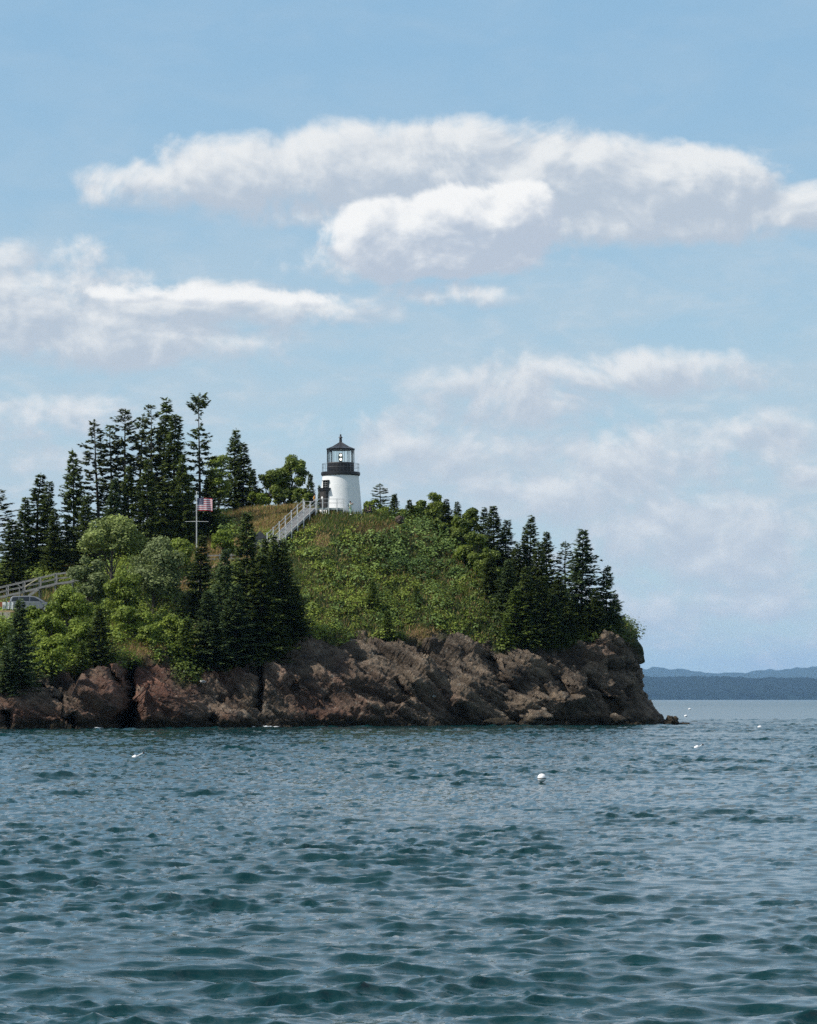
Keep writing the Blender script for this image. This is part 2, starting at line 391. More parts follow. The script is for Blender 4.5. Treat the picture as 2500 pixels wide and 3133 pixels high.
# columns of the headland, left to right: px, waterline row, then (row, distance) of cliff top, lower slope, bench, upper slope, ridge
COLS = [
    (-900, 2233, (2085, 312), (1900, 345), (1880, 357), (1790, 378), (1760, 402)),
    (-300, 2233, (2085, 314), (1890, 345), (1875, 357), (1785, 378), (1745, 402)),
    (0,    2232, (2075, 317), (1888, 345), (1870, 357), (1770, 378), (1732, 400)),
    (110,  2231, (2068, 319), (1890, 345), (1868, 357), (1750, 378), (1710, 400)),
    (200,  2230.5, (2040, 322), (1892, 346), (1855, 358), (1738, 378), (1690, 400)),
    (300,  2230, (2055, 324), (1890, 347), (1835, 359), (1722, 378), (1665, 400)),
    (400,  2229, (2012, 328), (1885, 348), (1815, 360), (1700, 378), (1642, 398)),
    (490,  2228.2, (2018, 331), (1882, 349), (1800, 361), (1690, 377), (1620, 397)),
    (600,  2227.5, (2060, 334), (1885, 350), (1790, 362), (1680, 376), (1595, 396)),
    (700,  2226.7, (2065, 337), (1880, 352), (1770, 364), (1655, 377), (1555, 397)),
    (800,  2226, (2010, 342), (1860, 355), (1745, 366), (1640, 376), (1533, 397)),
    (900,  2225.2, (1975, 346), (1830, 358), (1715, 368), (1610, 376), (1535, 396)),
    (1000, 2224.5, (1945, 350), (1795, 361), (1680, 369), (1572, 375.5), (1561, 386)),
    (1100, 2223.7, (1955, 352), (1800, 363), (1685, 371), (1573, 376.5), (1562, 388)),
    (1200, 2223, (1985, 352), (1840, 363), (1715, 371), (1620, 377), (1582, 388)),
    (1330, 2222.2, (1918, 358), (1840, 363), (1745, 370), (1668, 376), (1612, 384)),
    (1450, 2221.4, (1935, 359), (1860, 363), (1785, 368), (1725, 374), (1665, 382)),
    (1600, 2220.6, (1985, 360), (1925, 363), (1860, 366), (1810, 371), (1760, 379)),
    (1720, 2220, (1992, 362), (1950, 364), (1905, 367), (1870, 371), (1835, 378)),
    (1800, 2219.6, (1965, 365), (1938, 367), (1915, 369), (1895, 372), (1875, 377)),
    (1860, 2219.2, (1952, 368), (1933, 369.5), (1922, 371), (1915, 373), (1905, 377)),
]
def headland():
    keys = []; rows = []
    for (px, wy, *ln) in COLS:
        d0 = wl(wy); top = ln[0]
        low = (2140+0.45*(wy-2140)-0.55*(2140-top[0]), d0+0.40*(top[1]-d0))
        p = [W(px, HY+(H0+3)*F/(d0-4), d0-4), W(px, wy, d0), W(px, *low)]+[W(px, *q) for q in ln]
        g = p[-1]
        p += [Vector((g.x, g.y+25, g.z-2.5)), Vector((g.x, g.y+75, -3))]
        keys.append(px); rows.append(p)
    def endcol(s, w_, lows, tops, back):
        p = [Vector((W(w_[0], HY, w_[1]).x+1, w_[1]-1.5, -3)), Vector((W(w_[0], HY, w_[1]).x, w_[1], 0))]+[W(*q) for q in lows+tops]
        g = p[-1]; p += [Vector((g.x-2, g.y+20, g.z-3)), Vector((g.x-6, g.y+back, -3))]
        keys.append(s); rows.append(p)
    endcol(2000, (2052, 367), [(1985, 2143, 372)], [(1957, 1985, 374), (1940, 1950, 376), (1924, 1934, 377), (1908, 1922, 378), (1893, 1914, 380)], 45)
    endcol(2100, (2005, 398), [(1950, 2150, 398)], [(1930, 1990, 396), (1918, 1960, 396), (1908, 1945, 396), (1896, 1935, 396), (1885, 1925, 396)], 35)
    endcol(2260, (1700, 440), [(1700, 2160, 436)], [(1700, 2010, 428), (1700, 1980, 426), (1702, 1950, 422), (1705, 1920, 418), (1715, 1895, 414)], 45)
    K = np.array(keys, float); R = np.array([[tuple(v) for v in r] for r in rows])          # (cols, lines, 3)
    s = np.concatenate([np.linspace(-900, -80, 60, endpoint=False), np.linspace(-80, 2040, 700, endpoint=False), np.linspace(2040, 2260, 50)])
    nl = R.shape[1]
    G = np.empty((len(s), nl, 3))
    for j in range(nl):
        for k in range(3): G[:, j, k] = np.interp(s, K, R[:, j, k])
    # soften the joins between key columns
    ker = np.exp(-np.linspace(-2, 2, 25)**2); ker /= ker.sum()
    pad = 12
    Gp = np.concatenate([np.repeat(G[:1], pad, 0), G, np.repeat(G[-1:], pad, 0)], 0)
    Gs = np.zeros_like(G)
    for i, kk in enumerate(ker): Gs += kk*Gp[i:i+len(s)]
    G = Gs
    t = np.concatenate([np.linspace(0, 1, 8, endpoint=False), np.linspace(1, 3, 130, endpoint=False), np.linspace(3, 7, 84, endpoint=False), np.linspace(7, 9, 14)])
    Pm = np.empty((len(s), len(t), 3))
    for i in range(len(s)):
        for k in range(3): Pm[i, :, k] = np.interp(t, np.arange(nl), G[i, :, k])
    # round the breaks across the lines
    k2 = np.array([1, 3, 6, 9, 10, 9, 6, 3, 1.0]); k2 /= k2.sum()
    Pp = np.concatenate([np.repeat(Pm[:, :1], 4, 1), Pm, np.repeat(Pm[:, -1:], 4, 1)], 1)
    Pr = sum(k2[i]*Pp[:, i:i+len(t)] for i in range(9))
    Pm[:, 2:-2] = Pr[:, 2:-2]
    S, T = np.meshgrid(s, t, indexing='ij')
    def normals(Q):
        du = np.gradient(Q, axis=0); dv = np.gradient(Q, axis=1)
        n = np.cross(du, dv); n /= np.linalg.norm(n, axis=2, keepdims=True)+1e-9
        return n
    Nn = normals(Pm)
    if Nn[300, 160, 2] < 0: Nn = -Nn
    px = CX+Pm[..., 0]/Pm[..., 1]*F; py = HY-(Pm[..., 2]-H0)/Pm[..., 1]*F
    # rock below the cliff edge, a ragged edge
    flat = Pm.reshape(-1, 3)
    edge = (fbm(flat*0.22, 4, 5)*0.55+fbm(flat*0.9, 3, 8)*0.2).reshape(S.shape)
    rock = np.clip((3.02+edge-T)/0.16, 0, 1)
    plateau = np.exp(-(((px-1050)/130)**2+((py-1568)/26)**2)**2)
    road = np.exp(-(((px-60)/200)**4))*np.exp(-((T-4.6)/0.7)**4)
    # bulging buttresses and dark clefts, seen from the sea: centre px, py, radius px, push towards the sea in metres
    push = np.zeros_like(px)
    for (bx, by, rx, ry, a) in ((60, 2150, 95, 70, 1.6), (255, 2160, 95, 85, 2.6), (520, 2150, 115, 95, 3.2), (700, 2190, 70, 40, 2.2), (1290, 2080, 60, 50, 1.6),
                                (1450, 2110, 80, 60, 1.5), (1640, 2160, 90, 45, 2.2), (1580, 2050, 50, 40, 1.6), (1770, 2120, 60, 50, 2.0), (1900, 2110, 40, 50, 1.5), (1050, 2180, 160, 35, 1.2)):
        push += a*np.exp(-(((px-bx)/rx)**2+((py-by)/ry)**2)**1.5)
    for (bx, lean, y0, y1, wpx, a) in ((386, 0.04, 2005, 2245, 24, 10.0), (792, 0.08, 2030, 2180, 8, 3.0), (352, 0.55, 2040, 2190, 7, 2.4), (215, 0.1, 2195, 2240, 14, 3.0),
                                       (14, -0.1, 2175, 2240, 15, 3.5), (150, 0.75, 2080, 2170, 14, 2.5), (655, -0.5, 2180, 2215, 14, 2.5), (1530, 0.7, 2000, 2120, 14, 2.0),
                                       (1720, 0.9, 2060, 2140, 18, 2.2), (1230, 0.85, 2080, 2150, 10, 1.5), (1420, 0.7, 2150, 2200, 12, 1.4), (1850, 0.8, 2050, 2190, 14, 1.8)):
        cx = bx+lean*(py-(y0+y1)/2)
        push -= a*np.exp(-((px-cx)/wpx)**2)*np.clip((py-y0)/14, 0, 1)*np.clip((y1-py)/14, 0, 1)
    ca, sa = math.cos(math.radians(32)), math.sin(math.radians(32))
    B = np.stack([(flat[:, 0]*ca-flat[:, 2]*sa)/3.3, flat[:, 1]/1.6, (flat[:, 0]*sa+flat[:, 2]*ca)/0.62], 1)
    Bw = B+0.10*np.stack([fbm(B*0.8, 3, 31), fbm(B*0.8, 3, 32), fbm(B*0.8, 3, 33)], 1)
    d = np.zeros(len(flat)); tone = np.zeros(len(flat))
    for sc, amp, sd in ((4.6, 1.6, 101), (1.9, 0.58, 202), (0.8, 0.32, 303), (0.36, 0.20, 404)):
        v, jn = facet(Bw/sc, sd)
        d += amp*(v*0.95)-amp*0.22*np.exp(-jn/0.05)
        tone += v*{4.6: 0.35, 1.9: 0.5, 0.8: 0.5, 0.36: 0.25}[sc]
    # bedding ledges: overhanging saw teeth along the dip
    bz = flat[:, 0]*sa+flat[:, 2]*ca+0.5*fbm(flat*0.25, 3, 71)
    for per, amp, sd in ((2.3, 1.05, 72), (0.85, 0.45, 73)):
        sw = bz/per+0.35*fbm(flat*0.5/per, 2, sd); d += amp*((sw-np.floor(sw))-0.5)*np.clip(0.7+1.6*fbm(flat*0.2, 3, sd+5), 0, 1.4)
    d += 0.9*fbm(flat*0.12, 4, 77)+0.20*fbm(flat*2.6, 3, 79)
    d = d.reshape(S.shape)
    soft = (0.9*fbm(flat*0.10, 4, 55)+0.25*fbm(flat*0.5, 3, 56)).reshape(S.shape)
    inland = np.clip((8.0-T)/1.0, 0, 1)*np.clip(T/1.0, 0.0, 1)
    keep = (1-plateau)*(1-0.85*road)
    tipf = np.clip((2040-S)/120, 0.45, 1)
    disp = (rock*d*tipf+(1-rock)*soft*keep)*inland
    Q = Pm+Nn*disp[..., None]
    Q[..., 1] -= push*rock*inland
    Q[..., 2] = np.where((T > 0.9) & (T < 1.35), np.minimum(Q[..., 2], Pm[..., 2]+1.6), Q[..., 2])
    px2 = CX+Q[..., 0]/Q[..., 1]*F; py2 = HY-(Q[..., 2]-H0)/Q[..., 1]*F
    dry = np.zeros_like(px)
    for (bx, by, rx, ry) in DRY: dry = np.maximum(dry, np.clip(1.6-1.6*(((px2-bx)/rx)**2+((py2-by)/ry)**2), 0, 1))
    red = np.clip(np.exp(-((px2-430)/330)**2)*1.25+0.55*np.exp(-((px2-1120)/220)**2)+(fbm(flat*0.1, 4, 61)*1.2).reshape(S.shape)-0.15, 0, 1)
    ni, nj = S.shape
    idx = np.arange(ni*nj).reshape(ni, nj)
    Fq = np.stack([idx[:-1, :-1], idx[1:, :-1], idx[1:, 1:], idx[:-1, 1:]], -1).reshape(-1, 4)
    me = mesh_np('headland', Q.reshape(-1, 3), Fq, False, [rock_material()], None,
                 {'veg': ('POINT', 1-rock), 'dry': ('POINT', dry), 'red': ('POINT', red), 'tone': ('POINT', np.clip(0.5+0.5*tone, 0, 1))})
    o = structure(obj('headland', me))
    o['label'] = 'rocky headland with brown cliffs falling to the sea'
    return o, Q, rock, T, S, px2, py2, Fq
DRY = [(830, 1580, 150, 58), (1140, 1618, 75, 17), (985, 1652, 28, 24), (225, 1745, 50, 32), (430, 1990, 55, 28), (560, 1805, 75, 16), (640, 1700, 60, 50), (300, 1705, 60, 30), (1290, 1940, 60, 20), (720, 1690, 70, 40)]
HEAD, HQ, HROCK, HT, HS, HPX, HPY, HF = headland()
_bv = BVHTree.FromPolygons([tuple(v) for v in HQ.reshape(-1, 3)], HF.tolist(), all_triangles=False)
def ground(x, y, default=0.0):
    h = _bv.ray_cast(Vector((x, y, 120)), Vector((0, 0, -1)))
    return h[0].z if h[0] is not None else default
def near(px, D):
    """distance of something standing on the right shoulder"""
    return D-float(np.interp(px, [1100, 1200, 1330, 1450, 1600, 1720, 1800, 1860, 1900], [1, 4, 12, 18, 28, 34, 38, 40, 41]))
def spot(px, D):
    x = (px-CX)/F*D
    return Vector((x, D, ground(x, D)))

# ------------------------------------------------------------------ sea
def sea_material():
    m, nt, b = material('sea_water')
    L = nt.links
    geo = nnew(nt, 'ShaderNodeNewGeometry')
    def noise(scale, detail, vecscale):
        v = nnew(nt, 'ShaderNodeVectorMath', operation='MULTIPLY'); v.inputs[1].default_value = vecscale; L.new(geo.outputs['Position'], v.inputs[0])
        n = nnew(nt, 'ShaderNodeTexNoise'); n.inputs['Scale'].default_value = scale; n.inputs['Detail'].default_value = detail; n.inputs['Roughness'].default_value = 0.6; n.inputs['Distortion'].default_value = 0.4
        L.new(v.outputs[0], n.inputs['Vector']); return n.outputs[0]
    a = noise(3.0, 5, (0.55, 1.0, 1.0)); c2 = noise(11.0, 4, (0.5, 1.0, 1.0))
    hh = nnew(nt, 'ShaderNodeMath', operation='MULTIPLY_ADD'); L.new(c2, hh.inputs[0]); hh.inputs[1].default_value = 0.45; L.new(a, hh.inputs[2])
    bp = nnew(nt, 'ShaderNodeBump'); bp.inputs['Strength'].default_value = 0.6; bp.inputs['Distance'].default_value = 0.022
    L.new(hh.outputs[0], bp.inputs['Height'])
    # chop too far off to be modelled wave by wave
    bf = nnew(nt, 'ShaderNodeBump'); bf.inputs['Distance'].default_value = 0.45; L.new(noise(0.55, 4, (0.6, 1.0, 1.0)), bf.inputs['Height']); L.new(bp.outputs[0], bf.inputs['Normal'])
    fs = nnew(nt, 'ShaderNodeMapRange'); L.new(at(nt, 'unresolved'), fs.inputs[0]); fs.inputs[1].default_value = 0.06; fs.inputs[2].default_value = 0.15; fs.inputs[4].default_value = 0.8; L.new(fs.outputs[0], bf.inputs['Strength'])
    L.new(bf.outputs[0], b.inputs['Normal'])
    foam = nnew(nt, 'ShaderNodeAttribute', attribute_name='foam').outputs['Fac']
    sp = noise(9.0, 4, (0.7, 1.0, 1.0))
    th = nnew(nt, 'ShaderNodeMath', operation='MULTIPLY'); L.new(foam, th.inputs[0])
    mr = nnew(nt, 'ShaderNodeMapRange'); L.new(sp, mr.inputs[0]); mr.inputs[1].default_value = 0.52; mr.inputs[2].default_value = 0.66; L.new(mr.outputs[0], th.inputs[1])
    mx = nnew(nt, 'ShaderNodeMix', data_type='RGBA'); L.new(th.outputs[0], mx.inputs[0]); mx.inputs[6].default_value = (0.003, 0.031, 0.034, 1); mx.inputs[7].default_value = (0.75, 0.8, 0.82, 1)
    L.new(mx.outputs[2], b.inputs['Base Color'])
    b.inputs['IOR'].default_value = 1.40
    rr = nnew(nt, 'ShaderNodeMapRange'); L.new(th.outputs[0], rr.inputs[0]); L.new(at(nt, 'unresolved'), rr.inputs[3]); rr.inputs[4].default_value = 0.8; L.new(rr.outputs[0], b.inputs['Roughness'])
    return m
def wave_tile(n, size, lmin, lmax, lpeak, rms, wind, spread, seed, power=3.6):
    """height and sideways displacement of a wind sea that repeats every `size` metres"""
    rng = np.random.default_rng(seed)
    k = 2*np.pi*np.fft.fftfreq(n, size/n); kx, ky = np.meshgrid(k, k, indexing='ij')
    kk = np.hypot(kx, ky); kk[0, 0] = 1e-6
    kp = 2*np.pi/lpeak
    sp = kk**(-power)*np.exp(-1.1*(kp/kk)**2)
    sp *= (kk < 2*np.pi/lmin)*(kk > 2*np.pi/lmax)
    c = (kx*math.cos(wind)+ky*math.sin(wind))/kk
    sp *= (np.abs(c)**spread)*0.93+0.07
    h = np.sqrt(sp)*(rng.normal(size=(n, n))+1j*rng.normal(size=(n, n)))
    h[0, 0] = 0
    z = np.fft.ifft2(h).real; f = rms/z.std(); h = h*f
    z = np.fft.ifft2(h).real
    dx = np.fft.ifft2(1j*kx/kk*h).real; dy = np.fft.ifft2(1j*ky/kk*h).real
    jx = np.fft.ifft2(kx*kx/kk*h).real; jy = np.fft.ifft2(ky*ky/kk*h).real
    return (size, n, z, dx, dy, jx+jy)
def sample(tile, x, y, rot):
    size, n = tile[0], tile[1]
    cr, sr = math.cos(rot), math.sin(rot)
    u = (x*cr+y*sr)/size*n; v = (-x*sr+y*cr)/size*n
    iu = np.floor(u).astype(int); iv = np.floor(v).astype(int); fu = u-iu; fv = v-iv
    a = iu % n; b = iv % n; a2 = (a+1) % n; b2 = (b+1) % n
    out = [T_[a, b]*(1-fu)*(1-fv)+T_[a2, b]*fu*(1-fv)+T_[a, b2]*(1-fu)*fv+T_[a2, b2]*fu*fv for T_ in tile[2:]]
    z, dx, dy, j = out
    return z, dx*cr-dy*sr, dx*sr+dy*cr, j
def sea():
    D = [21.0]
    while D[-1] < 460: D.append(D[-1]+max(0.055 if D[-1] < 36 else 0.075, D[-1]*0.0026))
    while D[-1] < 49000: D.append(D[-1]*1.03+1)
    D = np.array(D)
    a = np.concatenate([-np.geomspace(0.152, 1.15, 24)[::-1], np.linspace(-0.150, 0.150, 348), np.geomspace(0.152, 1.15, 24)])
    A, R = np.meshgrid(a, D, indexing='ij')
    x = (np.tan(A)*R); y = R.copy()
    t1 = wave_tile(512, 53.0, 0.45, 7.0, 0.95, 0.0185, math.radians(-82), 2.4, 3, 3.2)
    t0 = wave_tile(512, 83.0, 1.4, 14.0, 2.6, 0.0200, math.radians(-99), 3.0, 8, 3.6)
    t2 = wave_tile(512, 26.3, 0.25, 1.2, 0.38, 0.0088, math.radians(-74), 1.2, 4)
    t3 = wave_tile(512, 9.7, 0.10, 0.45, 0.22, 0.0038, math.radians(-78), 0.8, 5, 3.4)
    z = np.zeros_like(x); dx = np.zeros_like(x); dy = np.zeros_like(x); jj = np.zeros_like(x)
    dr = np.gradient(D)[None, :]*np.ones_like(x)
    # gusts: groups of steeper waves between calmer water
    def gust(sx, sy, seed): return fbm(np.stack([x.ravel()*sx, y.ravel()*sy, 0*x.ravel()], 1), 3, seed).reshape(x.shape)
    e1 = np.clip(1.0+0.75*gust(0.14, 0.10, 12), 0.55, 1.6); e2 = np.clip(1.0+1.1*gust(0.33, 0.22, 13), 0.4, 2.0)
    for (tl, rot, lmin, ch, env) in ((t0, 0.31, 2.6, 1.2, e1*e1), (t1, 0.0, 1.1, 1.1, e1), (t2, 0.13, 0.45, 1.0, e2), (t3, -0.2, 0.22, 0.8, e2)):
        Z, X_, Y_, J = sample(tl, x, y, rot)
        fade = np.clip(1.6-dr/(lmin*1.3), 0.0, 1)*env*(1+np.clip((R-70)/180, 0, 0.9))        # rougher out in the open
        far = np.clip((900-R)/450, 0, 1)
        Z = Z*fade*far; z += Z; dx += ch*X_*fade*far; dy += ch*Y_*fade*far; jj += ch*J*fade*far
    dy -= 0.9*z                                     # fronts lean the way the wind drives them
    V = np.stack([x+dx, y+dy, z], -1).reshape(-1, 3)
    foam = np.clip((jj-1.7)/0.4, 0, 1)*np.clip((z-0.05)/0.08, 0, 1)
    n1, n2 = x.shape; idx = np.arange(n1*n2).reshape(n1, n2)
    Fq = np.stack([idx[:-1, :-1], idx[1:, :-1], idx[1:, 1:], idx[:-1, 1:]], -1).reshape(-1, 4)
    me = mesh_np('sea', V, Fq, True, [sea_material()], None, {'foam': ('POINT', foam), 'unresolved': ('POINT', np.interp(R, [0, 60, 200, 500, 1500], [0.04, 0.05, 0.09, 0.15, 0.20]))})
    o = structure(obj('sea', me)); o['label'] = 'choppy blue-green sea in front of the headland'
    def height(X, Y):
        s_ = 0
        for (tl, rot, l) in ((t0, 0.31, 0), (t1, 0.0, 0), (t2, 0.13, 0)): s_ += sample(tl, np.array([X]), np.array([Y]), rot)[0][0]
        return s_
    return o, height
SEA, sea_h = sea()

# ------------------------------------------------------------------ far shore, far hills, air
def ridge_land(name, label, y0, depth, crest, xr, n, rough, mat, seed):
    xs = np.linspace(xr[0], xr[1], n); ts = np.concatenate([np.linspace(0, 0.12, 5, endpoint=False), np.linspace(0.12, 1, 13)])
    X, T = np.meshgrid(xs, ts, indexing='ij')
    prof = np.interp(T, [0, 0.03, 0.25, 0.55, 1.0], [-0.05, 0.25, 0.72, 1.0, 0.55])
    hgt = crest(X)
    Y = y0+depth*T+0.04*depth*fbm(np.stack([X.ravel()/depth*3, T.ravel()*3, 0*X.ravel()], 1), 3, seed).reshape(X.shape)
    nz = fbm(np.stack([X.ravel()/rough/6, Y.ravel()/rough/6, 0*X.ravel()], 1), 4, seed+3).reshape(X.shape)
    tr = np.abs(fbm(np.stack([X.ravel()/rough, Y.ravel()/rough, 0*X.ravel()], 1), 3, seed+5)).reshape(X.shape)
    Z = hgt*prof*(1+0.10*nz)+(tr*rough*0.75)*(T > 0.02)
    idx = np.arange(X.size).reshape(X.shape)
    Fq = np.stack([idx[:-1, :-1], idx[1:, :-1], idx[1:, 1:], idx[:-1, 1:]], -1).reshape(-1, 4)
    o = structure(obj(name, mesh_np(name, np.stack([X, Y, Z], -1).reshape(-1, 3), Fq, False, [mat]))); o['label'] = label
    return o
M['forest'] = plain('far_forest', (0.012, 0.020, 0.016), 0.95, var=0.6, scale=0.02, spec=0.1)
M['forest2'] = plain('far_hill_forest', (0.040, 0.052, 0.030), 0.95, var=0.35, scale=0.01, spec=0.1)
ridge_land('far_shore', 'dark blue wooded shore across the water', 19000, 3600, lambda X: 152+6.0*np.sin(X/1500.0+1)+6.0*np.sin(X/490.0)+4*np.sin(X/151.0), (-9000, 15000), 2600, 22.0, M['forest'], 41)
hk = [(-2000, 2045), (800, 2048), (1700, 2050), (1951, 2038), (2071, 2038), (2158, 2051), (2216, 2054), (2304, 2051), (2413, 2041), (2500, 2034), (2700, 2026), (3100, 2045), (4500, 2060)]
ridge_land('far_hills', 'pale hazy hills behind the wooded far shore', 36000, 9000, lambda X: np.interp(CX+X/40500*F, [k[0] for k in hk], [H0+(HY-k[1])/F*40500 for k in hk])*0.95, (-17000, 26000), 1400, 20.0, M['forest2'], 42)
def haze():
    b = MB(); b.box((3000, 24800, 299), (64000, 50400, 604))
    m = bpy.data.materials.new('haze_air'); m.use_nodes = True; nt = m.node_tree
    for n in list(nt.nodes): nt.nodes.remove(n)
    v = nt.nodes.new('ShaderNodeVolumePrincipled'); v.inputs['Color'].default_value = (0.34, 0.62, 1.0, 1); v.inputs['Density'].default_value = 1.7e-5; v.inputs['Anisotropy'].default_value = 0.0
    out = nt.nodes.new('ShaderNodeOutputMaterial'); nt.links.new(v.outputs[0], out.inputs['Volume'])
    o = b.build('haze', m); o['kind'] = 'stuff'; o['label'] = 'thin blue air over the water'
    o.display_type = 'WIRE'
haze()

# ------------------------------------------------------------------ plants
def rvec(rng, n):
    v = rng.normal(size=(n, 3)); return v/np.linalg.norm(v, axis=1, keepdims=True)
def unit(v): return v/(np.linalg.norm(v, axis=-1, keepdims=True)+1e-9)
def diamonds(base, dirv, side, length, width, bend=None):
    """leaf-shaped quads from base along dirv"""
    n = len(base); V = np.empty((n, 4, 3))
    mid = base+dirv*(length*0.5)[:, None]
    V[:, 0] = base; V[:, 1] = mid+side*(width*0.5)[:, None]; V[:, 2] = base+dirv*length[:, None]; V[:, 3] = mid-side*(width*0.5)[:, None]
    if bend is not None: V[:, 2, 2] += bend
    return V
def quads_mesh(name, Vq, mat, tint, smooth=False):
    n = len(Vq); F4 = np.arange(n*4).reshape(n, 4)
    return mesh_np(name, Vq.reshape(-1, 3), F4, smooth, [mat], None, {'tint': ('FACE', tint)})

def conifer_proto(seed, H, R, style, mat):
    rng = np.random.default_rng(seed)
    z0 = {'full': 0.03, 'narrow': 0.08, 'sparse': 0.22, 'tuft': 0.1, 'small': 0.02}[style]
    step = {'full': 0.33, 'narrow': 0.36, 'sparse': 0.52, 'tuft': 0.4, 'small': 0.24}[style]*(H/12)**0.4
    quads = []; tints = []; wood = MB()
    ph = rng.uniform(0, 6)
    lean = rng.normal(size=2)*0.012*H
    def axis(z): t = z/H; return np.array([lean[0]*t*t+0.05*math.sin(t*9+ph), lean[1]*t*t, z])
    r0 = 0.011*H+0.03
    zs = np.linspace(0, H, 9)
    wood.tube([axis(z) for z in zs], [r0*(1-z/H)*0.95+0.015 for z in zs], 6)
    z = z0*H
    level = 0
    while z < H-0.15:
        t = z/H
        if style in ('full', 'narrow', 'small'): env = R*((1-t)**0.85)*(1.0-0.35*math.exp(-t*9))
        elif style == 'sparse': env = R*np.interp(t, [0, 0.2, 0.45, 0.8, 1], [0.55, 0.85, 1.0, 0.62, 0.06])
        else: env = R*np.interp(t, [0, 0.25, 0.45, 0.6, 0.72, 0.80, 0.805, 0.86, 0.9, 0.95, 1], [1.0, 0.95, 0.75, 0.5, 0.32, 0.12, 0.05, 0.05, 0.32, 0.34, 0.18])
        env *= 1+0.16*math.sin(level*1.7+ph)
        nb = {'full': 8, 'narrow': 8, 'sparse': 7, 'tuft': 7, 'small': 7}[style]
        if style == 'tuft' and t > 0.87: nb = 9
        if t > 0.85 and style != 'tuft': nb = 5
        for b in range(nb):
            if rng.random() < {'full': 0.10, 'narrow': 0.12, 'sparse': 0.22, 'tuft': 0.2, 'small': 0.08}[style]: continue
            if style == 'tuft' and 0.79 < t < 0.87 and rng.random() < 0.8: continue
            a = 2*math.pi*(b+rng.random()*0.9)/nb+level*0.7
            Lb = max(0.18, env*rng.uniform(0.62, 1.16))
            if rng.random() < 0.07: Lb *= 1.3
            out = np.array([math.cos(a), math.sin(a), 0]); sd = np.array([-math.sin(a), math.cos(a), 0])
            slope = np.interp(t, [0, 0.4, 0.8, 1], [-0.42, -0.22, 0.12, 0.9])+rng.normal()*0.10
            curl = np.interp(t, [0, 0.6, 1], [0.34, 0.22, 0.1])
            n = max(4, int(Lb/0.095))
            if style in ('sparse', 'tuft'): us = rng.uniform(0.30, 1.0, n)
            else: us = rng.uniform(0.12, 1.0, n)
            org = axis(max(0.1, z+rng.uniform(-0.6, 0.6)*step))
            P = org+out*(us*Lb)[:, None]+np.array([0, 0, 1.0])*((slope*us+curl*us*us)*Lb)[:, None]
            for side in (-1, 1, 0):
                w = rng.uniform(0.25, 0.95, n)[:, None]*side
                dv = unit(out*rng.uniform(0.5, 1.0, n)[:, None]+sd*w+np.array([0, 0, 1.0])*(rng.normal(size=n)*0.22+(0.10 if side == 0 else -0.16))[:, None])
                sv = unit(np.cross(dv, np.array([0, 0, 1.0])+rvec(rng, n)*0.55))
                ln = rng.uniform(0.28, 0.58, n)*(1.15-0.45*us)*(1.0 if H > 8 else 0.72); wd = ln*rng.uniform(0.34, 0.60, n)
                quads.append(diamonds(P, dv, sv, ln, wd))
                tints.append(np.clip(rng.normal(0.48, 0.22, n), 0, 1))
            if style in ('sparse', 'tuft') or rng.random() < 0.25:
                tip = P[np.argmax(us)]
                wood.tube([org, tip], [0.022, 0.006], 3, cap=False)
        z += step*rng.uniform(0.75, 1.25)*(1.0 if t < 0.7 else 0.72)
        level += 1
    # leader shoot
    n = 14; zz = rng.uniform(H*0.93, H*1.0, n); P = np.stack([axis(q) for q in zz])
    dv = unit(rvec(rng, n)*0.5+np.array([0, 0, 0.9])); sv = unit(np.cross(dv, rvec(rng, n)))
    quads.append(diamonds(P, dv, sv, rng.uniform(0.18, 0.35, n), rng.uniform(0.07, 0.12, n))); tints.append(np.full(n, 0.5))
    tr = wood.build('trunk', M['bark']); tm = tr.data; bpy.data.objects.remove(tr)
    return tm, quads_mesh('crown', np.concatenate(quads), mat, np.concatenate(tints)), H, R

PROTO = {}
def proto(kind, i):
    key = (kind, i)
    if key not in PROTO:
        sd = 900+hash_(kind)*31+i*7
        spec = {'full': (13, 3.0, 'full', 'needles'), 'blue': (11, 2.7, 'full', 'needles_blue'), 'narrow': (13, 2.1, 'narrow', 'needles'), 'old': (16, 2.2, 'sparse', 'needles_old'),
                'sparse': (14, 1.9, 'sparse', 'needles'), 'tuft': (16, 3.1, 'tuft', 'needles'), 'small': (5, 1.3, 'small', 'needles'), 'light': (6, 1.7, 'small', 'needles_light')}[kind]
        PROTO[key] = conifer_proto(sd, spec[0], spec[1], spec[2], M[spec[3]])
    return PROTO[key]
def hash_(s): return sum(ord(c)*(i+1) for i, c in enumerate(s)) % 97

def edge_D(px): return float(np.interp(px, [c[0] for c in COLS], [c[2][1] for c in COLS]))
TREE_N = [0]
def spruce(px, top, D, wpx, kind, var, label, group, tilt=0.0, sink=0.25):
    D = near(px, D); p = spot(px, D); Ht = H0+(HY-top)/F*D-p.z
    for k in range(8):                                  # step down the slope until the tree has its height
        if Ht > 1.75*wpx/F*D or D-0.7 < edge_D(px)+0.8: break
        D -= 0.7; p = spot(px, D); Ht = H0+(HY-top)/F*D-p.z
    wpx = min(wpx, Ht/1.45*F/D)
    tm, cm, H, R = proto(kind, var)
    i = TREE_N[0]; TREE_N[0] += 1
    o = thing('spruce_tree', label, 'spruce', (p.x, p.y, p.z-sink), (i*2.399) % 6.283, group)
    o.rotation_euler[1] = tilt
    a = obj('trunk', tm, o); b = obj('crown', cm, o)
    sx = (wpx*1.22/2/F*D)/R; sz = (Ht+sink)/H
    for q in (a, b): q.scale = (sx, sx, sz)
    return o

